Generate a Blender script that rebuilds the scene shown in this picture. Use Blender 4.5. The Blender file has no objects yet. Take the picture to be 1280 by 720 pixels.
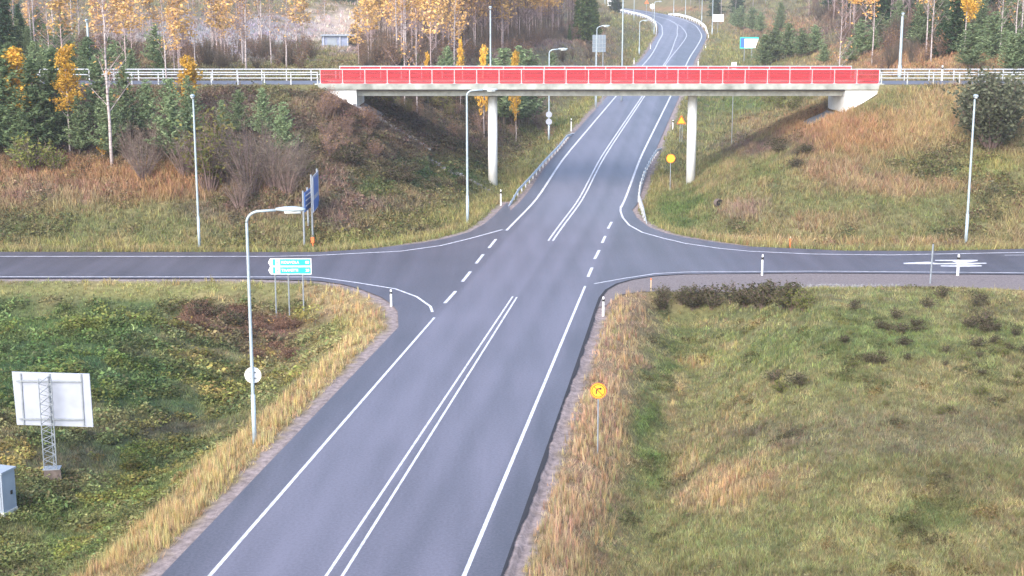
import bpy, math, random
import numpy as np
from mathutils import Vector, geometry
R = math.radians
rng = np.random.default_rng(7)
random.seed(7)
scene = bpy.context.scene
C = bpy.data.collections.new('place'); scene.collection.children.link(C)

# ------------------------------------------------------------------ camera model (pixels of the 1280x720 photo)
F = 1767.0; H = 17.0; PITCH = math.atan(347.0 / F)
cp, sp = math.cos(PITCH), math.sin(PITCH)
def ray(u, v):
    x = (u - 640) / F; y = -(v - 360) / F
    return x, cp + y * sp, -sp + y * cp
def proj(x, y, z):
    dz = z - H
    dep = y * cp - dz * sp
    up = y * sp + dz * cp
    dep = np.maximum(dep, 1e-3)
    return 640 + F * x / dep, 360 - F * up / dep

# ------------------------------------------------------------------ profiles
# main road centre line: (u, v, Y) beyond the junction
def smooth_interp(xs, ys, lo, hi, n, k):
    X = np.linspace(lo, hi, n); Yv = np.interp(X, xs, ys)
    for _ in range(k):
        Yp = np.pad(Yv, 1, mode='edge'); Yp[0] = 2*Yv[0]-Yv[1]; Yp[-1] = 2*Yv[-1]-Yv[-2]
        Yv = (Yp[:-2] + 2*Yv + Yp[2:]) / 4
    return X, Yv
_far = [(750.6, 200, 148), (807.7, 115, 217), (831, 81, 268), (844, 61, 325), (853, 44, 395), (849, 32, 450), (835, 24, 500),
        (810, 17.5, 540), (780, 12.5, 572), (745, 8.5, 602), (690, 5, 640)]
zy = [(0, 0), (128, 0)]
cx = []
for v in (720, 560, 397):                                  # straight near part, flat ground
    u = {720: 421, 560: 524.4, 397: 629.3}[v]
    dx, dy, dz = ray(u, v); t = -H / dz; cx.append((dy*t, dx*t))
dx, dy, dz = ray(687, 300); t = -H/dz; cx.append((dy*t, dx*t))
for u, v, Y in _far:
    dx, dy, dz = ray(u, v); t = Y / dy
    cx.append((Y, dx*t)); zy.append((Y, H + dz*t))
cx.insert(0, (0.0, cx[0][1] - (cx[2][1]-cx[0][1])/(cx[2][0]-cx[0][0])*cx[0][0]))
cx.append((760, cx[-1][1] - 90)); zy.append((760, zy[-1][1] + 8))
CX = smooth_interp([a for a, b in cx], [b for a, b in cx], 0, 760, 1521, 700)
ZR = smooth_interp([a for a, b in zy], [b for a, b in zy], 0, 760, 1521, 120)
def xc(y): return np.interp(y, *CX)
def zr(y): return np.interp(y, *ZR)
def halfw(y): return 4.0 + 1.4*(np.clip((np.asarray(y)-275)/120, 0, 1)**2*(3-2*np.clip((np.asarray(y)-275)/120, 0, 1))) - .4*np.clip((np.asarray(y)-420)/150, 0, 1)

def G(u, v):
    """pixel -> point on the carriageway level"""
    dx, dy, dz = ray(u, v); t = 60.0
    for _ in range(40):
        t2 = (float(zr(min(max(dy*t, 0), 700))) - H) / dz
        t = 0.5*t + 0.5*t2
    return dx*t, dy*t

# ------------------------------------------------------------------ asphalt outline
def lat(y, off):
    y = np.asarray(y, float); s = (xc(y+1) - xc(y-1)) / 2; n = np.sqrt(1 + s*s)
    return xc(y) + off/n, y - off*s/n
NW = [G(*p) for p in [(400, 315), (460, 311), (524, 304), (560, 297.5), (588, 289.5), (605, 280), (617, 270), (634, 253)]]
SWc = [G(*p) for p in [(300, 348), (400, 351), (430, 355.5), (450, 361), (476, 371), (490, 380), (497, 389)]]
NE = [G(*p) for p in [(789, 252), (790, 262), (796, 272), (811, 283.5), (832, 291.5), (858, 297), (900, 303.5), (936, 308), (1053, 313.3), (1170, 313.6), (1280, 311)]]
SE = [G(*p) for p in [(1280, 343), (1014, 341), (858, 342.3), (819, 344.5), (790, 349), (770, 354.5), (757, 362), (749, 372)]]
JY = 124.0                                                   # junction polygon ends here
yl = np.linspace(20, NW[0][1]*0 + G(500, 412)[1], 12)
leftnear = list(zip(*lat(yl, -5.35)))
jl = list(zip(*lat(np.array([120.5, JY]), -5.3)))
jr = list(zip(*lat(np.array([JY]), 5.15)))
NWy = G(0, 314.5)[1]; SWy = G(0, 347.2)[1]
yr = np.linspace(SE[-1][1] - 3, 20, 12)
rightnear = list(zip(*lat(yr, 5.0)))
poly = [tuple(map(float, p)) for p in leftnear] + SWc[::-1] + [(-150.0, SWy), (-150.0, NWy)] + NW + [tuple(map(float, p)) for p in jl] \
     + [tuple(map(float, p)) for p in jr] + NE + [(150.0, NE[-1][1]+1), (150.0, SE[0][1]-.6)] + SE + [tuple(map(float, p)) for p in rightnear]
yfar = np.arange(JY, 701, 2.0)
lx, ly = lat(yfar, 0); hwf = halfw(yfar) + 1.25
def edge(side):
    s = (xc(yfar+1) - xc(yfar-1)) / 2; n = np.sqrt(1+s*s)
    return xc(yfar) + side*hwf/n, yfar - side*hwf*s/n
eL, eR = edge(-1), edge(1)
gravel_poly = [G(*p) for p in [(745, 384), (752, 370), (764, 358), (775, 353.5), (792, 349.3), (819, 345), (858, 342.6), (1014, 341.3), (1280, 343.3)]]
gravel_poly += [(150.0, SE[0][1]-.62), (150.0, G(1280, 362)[1])] + [G(*p) for p in [(1280, 362), (1116, 362), (1105, 370), (1060, 380), (1000, 382), (985, 368), (889, 364), (800, 364), (775, 368), (757, 382)]]

def seg_dist(px, py, pts, closed=True):
    d = np.full(px.shape, 1e9)
    n = len(pts)
    for i in range(n if closed else n-1):
        ax, ay = pts[i]; bx, by = pts[(i+1) % n]
        vx, vy = bx-ax, by-ay; L2 = vx*vx+vy*vy + 1e-12
        t = np.clip(((px-ax)*vx + (py-ay)*vy)/L2, 0, 1)
        d = np.minimum(d, (px-ax-t*vx)**2 + (py-ay-t*vy)**2)
    return np.sqrt(d)
def inside(px, py, pts):
    r = np.zeros(px.shape, bool); n = len(pts)
    for i in range(n):
        ax, ay = pts[i]; bx, by = pts[(i+1) % n]
        if ay == by: continue
        c = ((ay > py) != (by > py)) & (px < (bx-ax)*(py-ay)/(by-ay) + ax)
        r ^= c
    return r
def road_d(x, y):
    """signed distance to the asphalt edge"""
    x = np.asarray(x, float); y = np.asarray(y, float)
    s = (xc(y+1) - xc(y-1))/2
    dmain = np.abs(x - xc(y))/np.sqrt(1+s*s) - halfw(y) - 1.25
    m = y < 146
    out = dmain.copy()
    if m.any():
        xx, yy = x[m], y[m]
        d = seg_dist(xx, yy, poly); ins = inside(xx, yy, poly)
        dj = np.where(ins, -d, d)
        out[m] = np.where(yy > JY, np.minimum(dmain[m], dj), dj)
    return out

# ------------------------------------------------------------------ noise
def vnoise(x, y, s, seed=0):
    X = np.asarray(x)/s + seed*17.3; Y = np.asarray(y)/s + seed*5.7
    xi = np.floor(X).astype(np.int64); yi = np.floor(Y).astype(np.int64); fx = X-xi; fy = Y-yi
    fx = fx*fx*(3-2*fx); fy = fy*fy*(3-2*fy)
    def h(a, b):
        n = (a*374761393 + b*668265263 + seed*974711) & 0xffffffff
        n = ((n ^ (n >> 13)) * 1274126177) & 0xffffffff
        return ((n ^ (n >> 16)) & 0xffff)/65535.0
    return (h(xi, yi)*(1-fx) + h(xi+1, yi)*fx)*(1-fy) + (h(xi, yi+1)*(1-fx) + h(xi+1, yi+1)*fx)*fy
def fbm(x, y, s, seed=0, o=3):
    r = 0; a = .5; t = 0
    for i in range(o):
        r = r + a*vnoise(x, y, s/2**i, seed+i*3); t += a; a *= .5
    return r/t
def sst(a, b, x):
    t = np.clip((x-a)/(b-a), 0, 1); return t*t*(3-2*t)

# ------------------------------------------------------------------ terrain
UPY0, UPY1, UPZ = 129.6, 137.2, 10.35
def height(x, y, want_d=False):
    x = np.asarray(x, float); y = np.asarray(y, float)
    d = road_d(x, y)
    side = x - xc(y)
    left = side < 0
    # undisturbed ground
    emb = np.interp(y, [0, 103, UPY0, UPY1, 142, 760], [0, 0, UPZ, UPZ, UPZ-.9, UPZ-.9])
    nl = np.interp(y, [142, 160, 340, 430, 560, 700, 900], [0, .9, 1.6, 4.0, 14, 26, 40])
    nr = np.interp(y, [142, 160, 250, 430, 560, 700, 900], [0, 1.9, 6.5, 10, 16, 26, 40])
    k = sst(-10, 50, side)
    north = nl*(1-k) + nr*k
    m1 = 5.5*np.exp(-(((x+46)/22)**2 + ((y-385)/26)**2)) + 9*np.exp(-(((x+92)/34)**2 + ((y-370)/34)**2))
    m1 = m1 + 4.5*np.exp(-(((x+75)/22)**2 + ((y-175)/16)**2))*sst(150, 165, y)
    sl = 0.5 + 0.9*sst(-18, -40, x)*0 + 1.2*(fbm(x, y, 16, 4)-.5)
    sr = 3.0*(1-.7*sst(70, 82, y))*sst(6, 15, x)*sst(30, 60, y)*(1-.35*sst(22, 40, x)) + .5*(fbm(x, y, 14, 9)-.5) - 1.1*np.exp(-(((x-27)/6)**2 + ((y-86)/4)**2))*0
    south = np.where(left, sl, sr)
    high = np.where(y < 103, south, 0)*(1 - sst(96, 103, y)) + emb + north + m1
    high = high + (fbm(x, y, 7, 2)-.5)*.7*sst(104, 110, y)*(1-sst(UPY0-4, UPY0-.5, y)*(1-sst(UPY1+1, UPY1+5, y)))
    # cut profile
    nearL = left & (y < 96); nearR = (~left) & (y < 96)
    bz = sst(108, 116, y)*(1-sst(140, 152, y))
    D = np.where(nearL, 6.3, np.where(nearR, 4.3 + 1.3*sst(56, 66, y), np.where(y < 112, 3.0, 5.0 - np.where(left, 3.0, 2.5)*bz)))
    dep = np.where(nearL, 1.7, np.where(nearR, 1.45, np.where(y < 112, .35, 1.2 - 1.2*bz)))
    s2 = np.where(nearL, .30, np.where(nearR, .85, np.where(left, .60 - .02*bz, .60 - .09*bz - .24*sst(142, 170, y))))
    w = .55
    t = np.clip((d-w)/(D-w), 0, 1)
    f = np.where(d < D, -.05*sst(-.15, .3, d) - dep*(t*t*(3-2*t)), -dep - .05 + s2*(np.maximum(d-D, 0) - .9*(1-np.exp(-np.maximum(d-D, 0)/.9))))
    cut = zr(y) + f
    k = .6
    hh = np.clip(.5 + .5*(high-cut)/k, 0, 1)
    z = high*(1-hh) + cut*hh - k*hh*(1-hh)
    z = z + (fbm(x, y, 1.3, 21, 2)-.5)*.16*sst(1.2, 3, d)
    # upper road bed
    up = sst(UPY0-.8, UPY0, y)*(1-sst(UPY1, UPY1+.8, y))*sst(17, 19, np.abs(x-8) + .0)*((x < -17.5) | (x > 33.4))
    z = z*(1-up) + UPZ*up
    # fill against the abutment walls
    for ax_, az_ in ((-14.6, 8.55), (31.0, 8.1)):
        sg = 1 if ax_ < 0 else -1
        fz = az_ - .56*np.maximum((x-ax_)*sg, -3.2) - .42*np.maximum(129.6-y, 0) - .6*np.maximum(y-137.2, 0)
        ok_ = (y > 112) & (y < 142) & (np.abs(x-ax_) < 7)
        z = np.where(ok_ & (d > 3), np.maximum(z, np.minimum(fz, 9.95) - .02*(np.abs(x-ax_))**2*(np.abs(x-ax_) > 0)*.25), z)
    # beneath the asphalt sheet
    z = np.where(d < .25, zr(y) - .05 - .05*(1-sst(-.6, .25, d))*1.0, z)
    # gravel pad
    if (y < 100).any():
        mm = (y < 100) & (x > 0) & (y > 70)
        if mm.any():
            gi = inside(x[mm], y[mm], gravel_poly); gd = seg_dist(x[mm], y[mm], gravel_poly)
            g = np.where(gi, 1, 1-sst(0, 2.5, gd)); zz = z[mm]
            z = z.copy(); z[mm] = zz*(1-g) + (-.07)*g
    return (z, d) if want_d else z
def hz(x, y): return float(height(np.array([x]), np.array([y]))[0])
def T(u, v):
    """pixel -> first point of the terrain along the ray"""
    dx, dy, dz = ray(u, v); ys = np.arange(30, 720, 1.0); t = ys/dy
    zz = height(dx*t, ys); below = (H + dz*t) < zz
    i = int(np.argmax(below)) if below.any() else len(ys)-1
    a, b = ys[max(i-1, 0)], ys[i]
    for _ in range(12):
        m = (a+b)/2
        if H + dz*m/dy < hz(dx*m/dy, m): b = m
        else: a = m
    return Vector((dx*b/dy, b, hz(dx*b/dy, b)))
def top_h(p, v):
    """height above p so that the top shows at row v"""
    k = (360 - v)/F
    return (p.y*(sp - k*cp) / (-(cp + k*sp))) * -1 * -1 + H - p.z if False else H + p.y*(k*cp - sp)/(cp + k*sp) - p.z
def at(u, Y):
    """ground point under column u at distance Y"""
    z = 0
    for _ in range(2):
        x = (u-640)/F*(Y*cp - (z-H)*sp); z = hz(x, Y)
    return Vector((x, Y, z))

# ------------------------------------------------------------------ materials
def mat(name, col, rough=.7, metal=0, noise=None, bump=0, spec=.3):
    m = bpy.data.materials.new(name); m.use_nodes = True; nt = m.node_tree; b = nt.nodes['Principled BSDF']
    b.inputs['Base Color'].default_value = (*col, 1); b.inputs['Roughness'].default_value = rough; b.inputs['Metallic'].default_value = metal
    b.inputs['Specular IOR Level'].default_value = spec
    sc, amt = noise or (6, .12)
    tc = nt.nodes.new('ShaderNodeTexCoord'); n = nt.nodes.new('ShaderNodeTexNoise'); n.inputs['Scale'].default_value = sc; n.inputs['Detail'].default_value = 5
    nt.links.new(tc.outputs['Object'], n.inputs['Vector'])
    r = nt.nodes.new('ShaderNodeValToRGB'); r.color_ramp.elements[0].position = .3; r.color_ramp.elements[1].position = .7
    r.color_ramp.elements[0].color = (*[c*(1-amt) for c in col], 1); r.color_ramp.elements[1].color = (*[min(1, c*(1+amt)) for c in col], 1)
    nt.links.new(n.outputs['Fac'], r.inputs['Fac']); nt.links.new(r.outputs['Color'], b.inputs['Base Color'])
    if bump:
        bp = nt.nodes.new('ShaderNodeBump'); bp.inputs['Strength'].default_value = bump; bp.inputs['Distance'].default_value = .02
        nt.links.new(n.outputs['Fac'], bp.inputs['Height']); nt.links.new(bp.outputs['Normal'], b.inputs['Normal'])
    return m
def leaf_mat(name, trans=.3, vary=.25):
    m = bpy.data.materials.new(name); m.use_nodes = True; nt = m.node_tree; nt.nodes.clear()
    o = nt.nodes.new('ShaderNodeOutputMaterial'); d = nt.nodes.new('ShaderNodeBsdfDiffuse'); t = nt.nodes.new('ShaderNodeBsdfTranslucent')
    mx = nt.nodes.new('ShaderNodeMixShader'); mx.inputs[0].default_value = trans
    a = nt.nodes.new('ShaderNodeAttribute'); a.attribute_name = 'Col'
    oi = nt.nodes.new('ShaderNodeObjectInfo'); hs = nt.nodes.new('ShaderNodeHueSaturation')
    mr = nt.nodes.new('ShaderNodeMapRange'); mr.inputs['To Min'].default_value = 1-vary; mr.inputs['To Max'].default_value = 1+vary
    nt.links.new(oi.outputs['Random'], mr.inputs['Value']); nt.links.new(mr.outputs['Result'], hs.inputs['Value'])
    nt.links.new(a.outputs['Color'], hs.inputs['Color'])
    nt.links.new(hs.outputs['Color'], d.inputs['Color']); nt.links.new(hs.outputs['Color'], t.inputs['Color'])
    nt.links.new(d.outputs[0], mx.inputs[1]); nt.links.new(t.outputs[0], mx.inputs[2]); nt.links.new(mx.outputs[0], o.inputs['Surface'])
    return m
M = {}
M['leaf'] = leaf_mat('foliage'); M['blade'] = leaf_mat('grass_blades', .35, 0)
M['steel'] = mat('galvanised_steel', (.27, .30, .34), .45, .35)
M['rail'] = mat('zinc_railing', (.46, .49, .53), .45, .3); M['pole'] = mat('painted_pole', (.34, .41, .46), .5, .2)
M['white'] = mat('white_paint', (.82, .83, .85), .5, 0, (4, .05))
M['signback'] = mat('sheet_aluminium', (.33, .36, .44), .5, .1, (2, .08))
M['concrete'] = mat('concrete', (.42, .43, .41), .9, 0, (2.5, .22), .3)
M['edgeconc'] = mat('edge_beam_concrete', (.27, .285, .27), .9, 0, (1.0, .4), .2)
M['conwhite'] = mat('whitewashed_concrete', (.76, .77, .78), .85, 0, (1.2, .08), .2)
M['dark'] = mat('dark_rubber_and_pipe_shade', (.03, .03, .03), .8)
M['yellow'] = mat('yellow_sheeting', (.80, .40, .03), .5, 0, (4, .03))
M['orange'] = mat('orange_paint', (.80, .16, .05), .6)
M['redrim'] = mat('orange_red_rim', (.72, .09, .015), .5, 0, (4, .03))
M['cyan'] = mat('green_sign_sheeting', (.02, .62, .52), .5, 0, (4, .03))
M['blue'] = mat('blue_sign_sheeting', (.06, .15, .42), .5, 0, (4, .05))
M['black'] = mat('black_vinyl', (.02, .02, .02), .6)
M['cabinet'] = mat('grey_cabinet_paint', (.24, .28, .34), .5, 0, (2, .08))
M['lens'] = mat('lamp_glass', (.75, .8, .8), .25)
M['oldconc'] = mat('weathered_reddish_concrete', (.12, .095, .085), .9, 0, (4, .35), .3); M['greyboard'] = mat('grey_board', (.17, .21, .26), .6); M['red'] = mat('red_railing_paint', (.55, .03, .045), .5, 0, (3, .1))
M['shed'] = mat('shed_cladding', (.22, .26, .38), .7, 0, (2, .15))
M['stone'] = mat('rubble_stone', (.19, .19, .205), .9, 0, (5, .35), .3)
M['wood'] = mat('weathered_wood', (.42, .33, .22), .9)
# red safety net: fine red mesh, half open
m = bpy.data.materials.new('red_safety_mesh'); m.use_nodes = True; nt = m.node_tree; b = nt.nodes['Principled BSDF']
b.inputs['Base Color'].default_value = (.78, .05, .06, 1); b.inputs['Roughness'].default_value = .6
tc = nt.nodes.new('ShaderNodeTexCoord'); n = nt.nodes.new('ShaderNodeTexNoise'); n.inputs['Scale'].default_value = 1.3
r = nt.nodes.new('ShaderNodeValToRGB'); r.color_ramp.elements[0].color = (.28, .010, .022, 1); r.color_ramp.elements[1].color = (.42, .022, .038, 1)
nt.links.new(tc.outputs['Object'], n.inputs['Vector']); nt.links.new(n.outputs['Fac'], r.inputs['Fac']); nt.links.new(r.outputs['Color'], b.inputs['Base Color'])
tr = nt.nodes.new('ShaderNodeBsdfTransparent'); mx = nt.nodes.new('ShaderNodeMixShader'); mx.inputs[0].default_value = .68
mx.inputs[0].default_value = .5; nt.links.new(tr.outputs[0], mx.inputs[1]); nt.links.new(b.outputs[0], mx.inputs[2]); nt.links.new(mx.outputs[0], nt.nodes['Material Output'].inputs['Surface'])
M['net'] = m
# bark
def bark(name, a, b_, scale=(1, 1, 6)):
    m = mat(name, a, .9); nt = m.node_tree
    mp = nt.nodes.new('ShaderNodeMapping'); mp.inputs['Scale'].default_value = scale
    n = [x for x in nt.nodes if x.type == 'TEX_NOISE'][0]; tc = [x for x in nt.nodes if x.type == 'TEX_COORD'][0]
    nt.links.new(tc.outputs['Object'], mp.inputs['Vector']); nt.links.new(mp.outputs[0], n.inputs['Vector']); n.inputs['Scale'].default_value = 1.2
    r = [x for x in nt.nodes if x.type == 'VALTORGB'][0]; r.color_ramp.elements[0].color = (*b_, 1); r.color_ramp.elements[0].position = .36
    r.color_ramp.elements[1].color = (*a, 1); r.color_ramp.elements[1].position = .5
    return m
M['birchbark'] = bark('birch_bark', (.40, .35, .35), (.14, .11, .11)); M['woodbark'] = bark('thin_birch_bark', (.44, .35, .35), (.20, .15, .15))
M['bark'] = bark('grey_brown_bark', (.24, .19, .16), (.12, .09, .08))
M['twig'] = bark('brown_twigs', (.24, .17, .16), (.15, .10, .10))
# asphalt with wheel tracks
m = bpy.data.materials.new('asphalt'); m.use_nodes = True; nt = m.node_tree; b = nt.nodes['Principled BSDF']; L = nt.links.new
b.inputs['Roughness'].default_value = .5; b.inputs['Specular IOR Level'].default_value = .6
g = nt.nodes.new('ShaderNodeNewGeometry'); sx = nt.nodes.new('ShaderNodeSeparateXYZ'); L(g.outputs['Position'], sx.inputs[0])
ya, yb = 45.0, 150.0; sl = float((xc(yb)-xc(ya))/(yb-ya)); ic = float(xc(ya) - sl*ya)
m1 = nt.nodes.new('ShaderNodeMath'); m1.operation = 'MULTIPLY_ADD'; m1.inputs[1].default_value = -sl; L(sx.outputs['Y'], m1.inputs[0]); L(sx.outputs['X'], m1.inputs[2])
m2 = nt.nodes.new('ShaderNodeMath'); m2.operation = 'SUBTRACT'; m2.inputs[1].default_value = ic; L(m1.outputs[0], m2.inputs[0])     # lateral offset
rp = nt.nodes.new('ShaderNodeValToRGB'); rp.color_ramp.interpolation = 'EASE'
mrr = nt.nodes.new('ShaderNodeMapRange'); mrr.inputs['From Min'].default_value = -6; mrr.inputs['From Max'].default_value = 6; L(m2.outputs[0], mrr.inputs['Value']); L(mrr.outputs[0], rp.inputs['Fac'])
els = [(-6, .30), (-4.9, .30), (-4.2, .38), (-3.7, .62), (-2.9, .56), (-2.0, .66), (-1.1, .54), (-.4, .60), (0, .44), (.5, .52), (1.1, .60), (1.9, .42), (2.7, .54), (3.4, .58), (3.9, .40), (4.4, .26), (6, .28)]
rp.color_ramp.elements[0].position = 0; rp.color_ramp.elements[0].color = (.30,)*3 + (1,); rp.color_ramp.elements[1].position = 1; rp.color_ramp.elements[1].color = (.28,)*3 + (1,)
for p_, v_ in els[1:-1]:
    e = rp.color_ramp.elements.new((p_+6)/12); e.color = (v_, v_, v_, 1)
mp = nt.nodes.new('ShaderNodeMapping'); mp.inputs['Rotation'].default_value[2] = math.atan(sl); mp.inputs['Scale'].default_value = (1, .06, 1); L(g.outputs['Position'], mp.inputs[0])
nf0 = 1; ns = nt.nodes.new('ShaderNodeTexNoise'); ns.inputs['Scale'].default_value = .9; ns.inputs['Detail'].default_value = 6; L(mp.outputs[0], ns.inputs['Vector'])
nb = nt.nodes.new('ShaderNodeTexNoise'); nb.inputs['Scale'].default_value = .12; nb.inputs['Detail'].default_value = 4; L(g.outputs['Position'], nb.inputs['Vector'])
nf = nt.nodes.new('ShaderNodeTexNoise'); nf.inputs['Scale'].default_value = 9; nf.inputs['Detail'].default_value = 6; nf.inputs['Roughness'].default_value = .85; L(g.outputs['Position'], nf.inputs['Vector'])
def madd(a, k, c):
    q = nt.nodes.new('ShaderNodeMath'); q.operation = 'MULTIPLY_ADD'; q.inputs[1].default_value = k; L(a, q.inputs[0])
    if isinstance(c, float): q.inputs[2].default_value = c
    else: L(c, q.inputs[2])
    return q.outputs[0]
s = madd(rp.outputs['Color'], .62, -.32); s = madd(ns.outputs['Fac'], .34, s); s = madd(nb.outputs['Fac'], .24, s); s = madd(nf.outputs['Fac'], 1.1, s)
rc = nt.nodes.new('ShaderNodeValToRGB'); rc.color_ramp.elements[0].position = .6; rc.color_ramp.elements[0].color = (.044, .042, .054, 1)
rc.color_ramp.elements[1].position = 1.0; rc.color_ramp.elements[1].color = (.130, .122, .162, 1); L(s, rc.inputs['Fac']); L(rc.outputs['Color'], b.inputs['Base Color'])
bp = nt.nodes.new('ShaderNodeBump'); bp.inputs['Strength'].default_value = .25; bp.inputs['Distance'].default_value = .01; L(nf.outputs['Fac'], bp.inputs['Height']); L(bp.outputs[0], b.inputs['Normal'])
M['asphalt'] = m
# painted markings, worn
m = mat('road_marking_paint', (.50, .51, .57), .6, 0, (3, .3)); M['mark'] = m
# ground: colour attribute broken up by noise
m = bpy.data.materials.new('ground_cover_soil'); m.use_nodes = True; nt = m.node_tree; b = nt.nodes['Principled BSDF']; L = nt.links.new; b.inputs['Roughness'].default_value = .95
b.inputs['Specular IOR Level'].default_value = .1
a = nt.nodes.new('ShaderNodeAttribute'); a.attribute_name = 'Col'; g = nt.nodes.new('ShaderNodeNewGeometry')
n1 = nt.nodes.new('ShaderNodeTexNoise'); n1.inputs['Scale'].default_value = 3.2; n1.inputs['Detail'].default_value = 9; n1.inputs['Roughness'].default_value = .75; L(g.outputs['Position'], n1.inputs['Vector'])
mr = nt.nodes.new('ShaderNodeMapRange'); mr.inputs['From Min'].default_value = .3; mr.inputs['From Max'].default_value = .7; mr.inputs['To Min'].default_value = .45; mr.inputs['To Max'].default_value = 1.5
L(n1.outputs['Fac'], mr.inputs['Value']); hs = nt.nodes.new('ShaderNodeHueSaturation'); L(a.outputs['Color'], hs.inputs['Color']); L(mr.outputs[0], hs.inputs['Value']); L(hs.outputs[0], b.inputs['Base Color'])
bp = nt.nodes.new('ShaderNodeBump'); bp.inputs['Strength'].default_value = .6; bp.inputs['Distance'].default_value = .12; L(n1.outputs['Fac'], bp.inputs['Height']); L(bp.outputs[0], b.inputs['Normal'])
M['ground'] = m
m = mat('gravel_surface', (.150, .130, .135), .95, 0, (9, .35), .6); M['gravel'] = m

# ------------------------------------------------------------------ mesh builder
class MB:
    def __init__(s): s.v = []; s.f = []; s.m = []; s.c = []
    def add(s, vs, fs, mi=0, col=None):
        o = len(s.v); s.v += [tuple(q) for q in vs]; s.f += [tuple(i+o for i in f) for f in fs]; s.m += [mi]*len(fs)
        s.c += [col or (1, 1, 1)]*len(vs); return s
    def box(s, c, d, mi=0, rot=0):
        x, y, z = c; a, b_, h = d[0]/2, d[1]/2, d[2]/2; cr, sr = math.cos(rot), math.sin(rot)
        vs = []
        for k in (-h, h):
            for i, j in ((-a, -b_), (a, -b_), (a, b_), (-a, b_)): vs.append((x+i*cr-j*sr, y+i*sr+j*cr, z+k))
        return s.add(vs, [(3, 2, 1, 0), (4, 5, 6, 7), (0, 1, 5, 4), (1, 2, 6, 5), (2, 3, 7, 6), (3, 0, 4, 7)], mi)
    def tube(s, pts, rads, n=8, mi=0, cap=True, col=None):
        pts = [Vector(p) for p in pts]
        if not hasattr(rads, '__len__'): rads = [rads]*len(pts)
        vs = []; prev = None
        for i, p in enumerate(pts):
            t = (pts[min(i+1, len(pts)-1)] - pts[max(i-1, 0)]).normalized()
            if prev is None: a = t.orthogonal().normalized()
            else: a = (prev - t*prev.dot(t)); a = a.normalized() if a.length > 1e-6 else t.orthogonal().normalized()
            prev = a; b_ = t.cross(a)
            for k in range(n):
                w = 2*math.pi*k/n; vs.append(p + (a*math.cos(w) + b_*math.sin(w))*rads[i])
        fs = [(i*n+k, i*n+(k+1) % n, (i+1)*n+(k+1) % n, (i+1)*n+k) for i in range(len(pts)-1) for k in range(n)]
        if cap: fs += [tuple(range(n))[::-1], tuple((len(pts)-1)*n+k for k in range(n))]
        return s.add(vs, fs, mi, col)
    def prism(s, pts2, y0, y1, mi=0, frame=None):
        """polygon in local XZ, thickness along Y"""
        n = len(pts2); vs = [(x, y0, z) for x, z in pts2] + [(x, y1, z) for x, z in pts2]
        fs = [tuple(range(n)), tuple(range(n, 2*n))[::-1]] + [(i, i+n, (i+1) % n+n, (i+1) % n) for i in range(n)]
        return s.add(vs, fs, mi)
    def build(s, name, mats, parent=None, smooth=False, col=False):
        me = bpy.data.meshes.new(name); me.from_pydata(s.v, [], s.f)
        for m_ in (mats if isinstance(mats, (list, tuple)) else [mats]): me.materials.append(m_)
        if s.f: me.polygons.foreach_set('material_index', s.m)
        if smooth: me.polygons.foreach_set('use_smooth', [True]*len(s.f))
        if col:
            at_ = me.color_attributes.new('Col', 'FLOAT_COLOR', 'POINT'); at_.data.foreach_set('color', [q for c in s.c for q in (*c, 1)])
        me.update(); o = bpy.data.objects.new(name, me); C.objects.link(o)
        if parent: o.parent = parent
        return o
def np_mesh(name, verts, faces, nper, mat_, cols=None, parent=None, link=True):
    """verts (N,3), faces flat index array with nper corners each"""
    me = bpy.data.meshes.new(name); nf = len(faces)//nper
    me.vertices.add(len(verts)); me.vertices.foreach_set('co', np.ascontiguousarray(verts, dtype=np.float32).ravel())
    me.loops.add(nf*nper); me.loops.foreach_set('vertex_index', np.ascontiguousarray(faces, dtype=np.int32).ravel())
    me.polygons.add(nf); me.polygons.foreach_set('loop_start', np.arange(nf, dtype=np.int32)*nper)
    me.update(calc_edges=True); me.validate()
    me.materials.append(mat_)
    if cols is not None:
        a_ = me.color_attributes.new('Col', 'FLOAT_COLOR', 'POINT')
        c4 = np.ones((len(verts), 4), np.float32); c4[:, :3] = cols; a_.data.foreach_set('color', c4.ravel())
    if not link: return me
    o = bpy.data.objects.new(name, me); C.objects.link(o)
    if parent: o.parent = parent
    return o
def tag(o, label=None, cat=None, group=None, kind=None):
    if label: o['label'] = label
    if cat: o['category'] = cat
    if group: o['group'] = group
    if kind: o['kind'] = kind
    return o
def empty(name, loc, label, cat, group=None, rz=0):
    o = bpy.data.objects.new(name, None); C.objects.link(o); o.location = loc; o.rotation_euler.z = rz; o.empty_display_size = .3
    return tag(o, label, cat, group)
def disc(n, r, a0=0): return [(r*math.cos(a0+2*math.pi*i/n), r*math.sin(a0+2*math.pi*i/n)) for i in range(n)]

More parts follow.
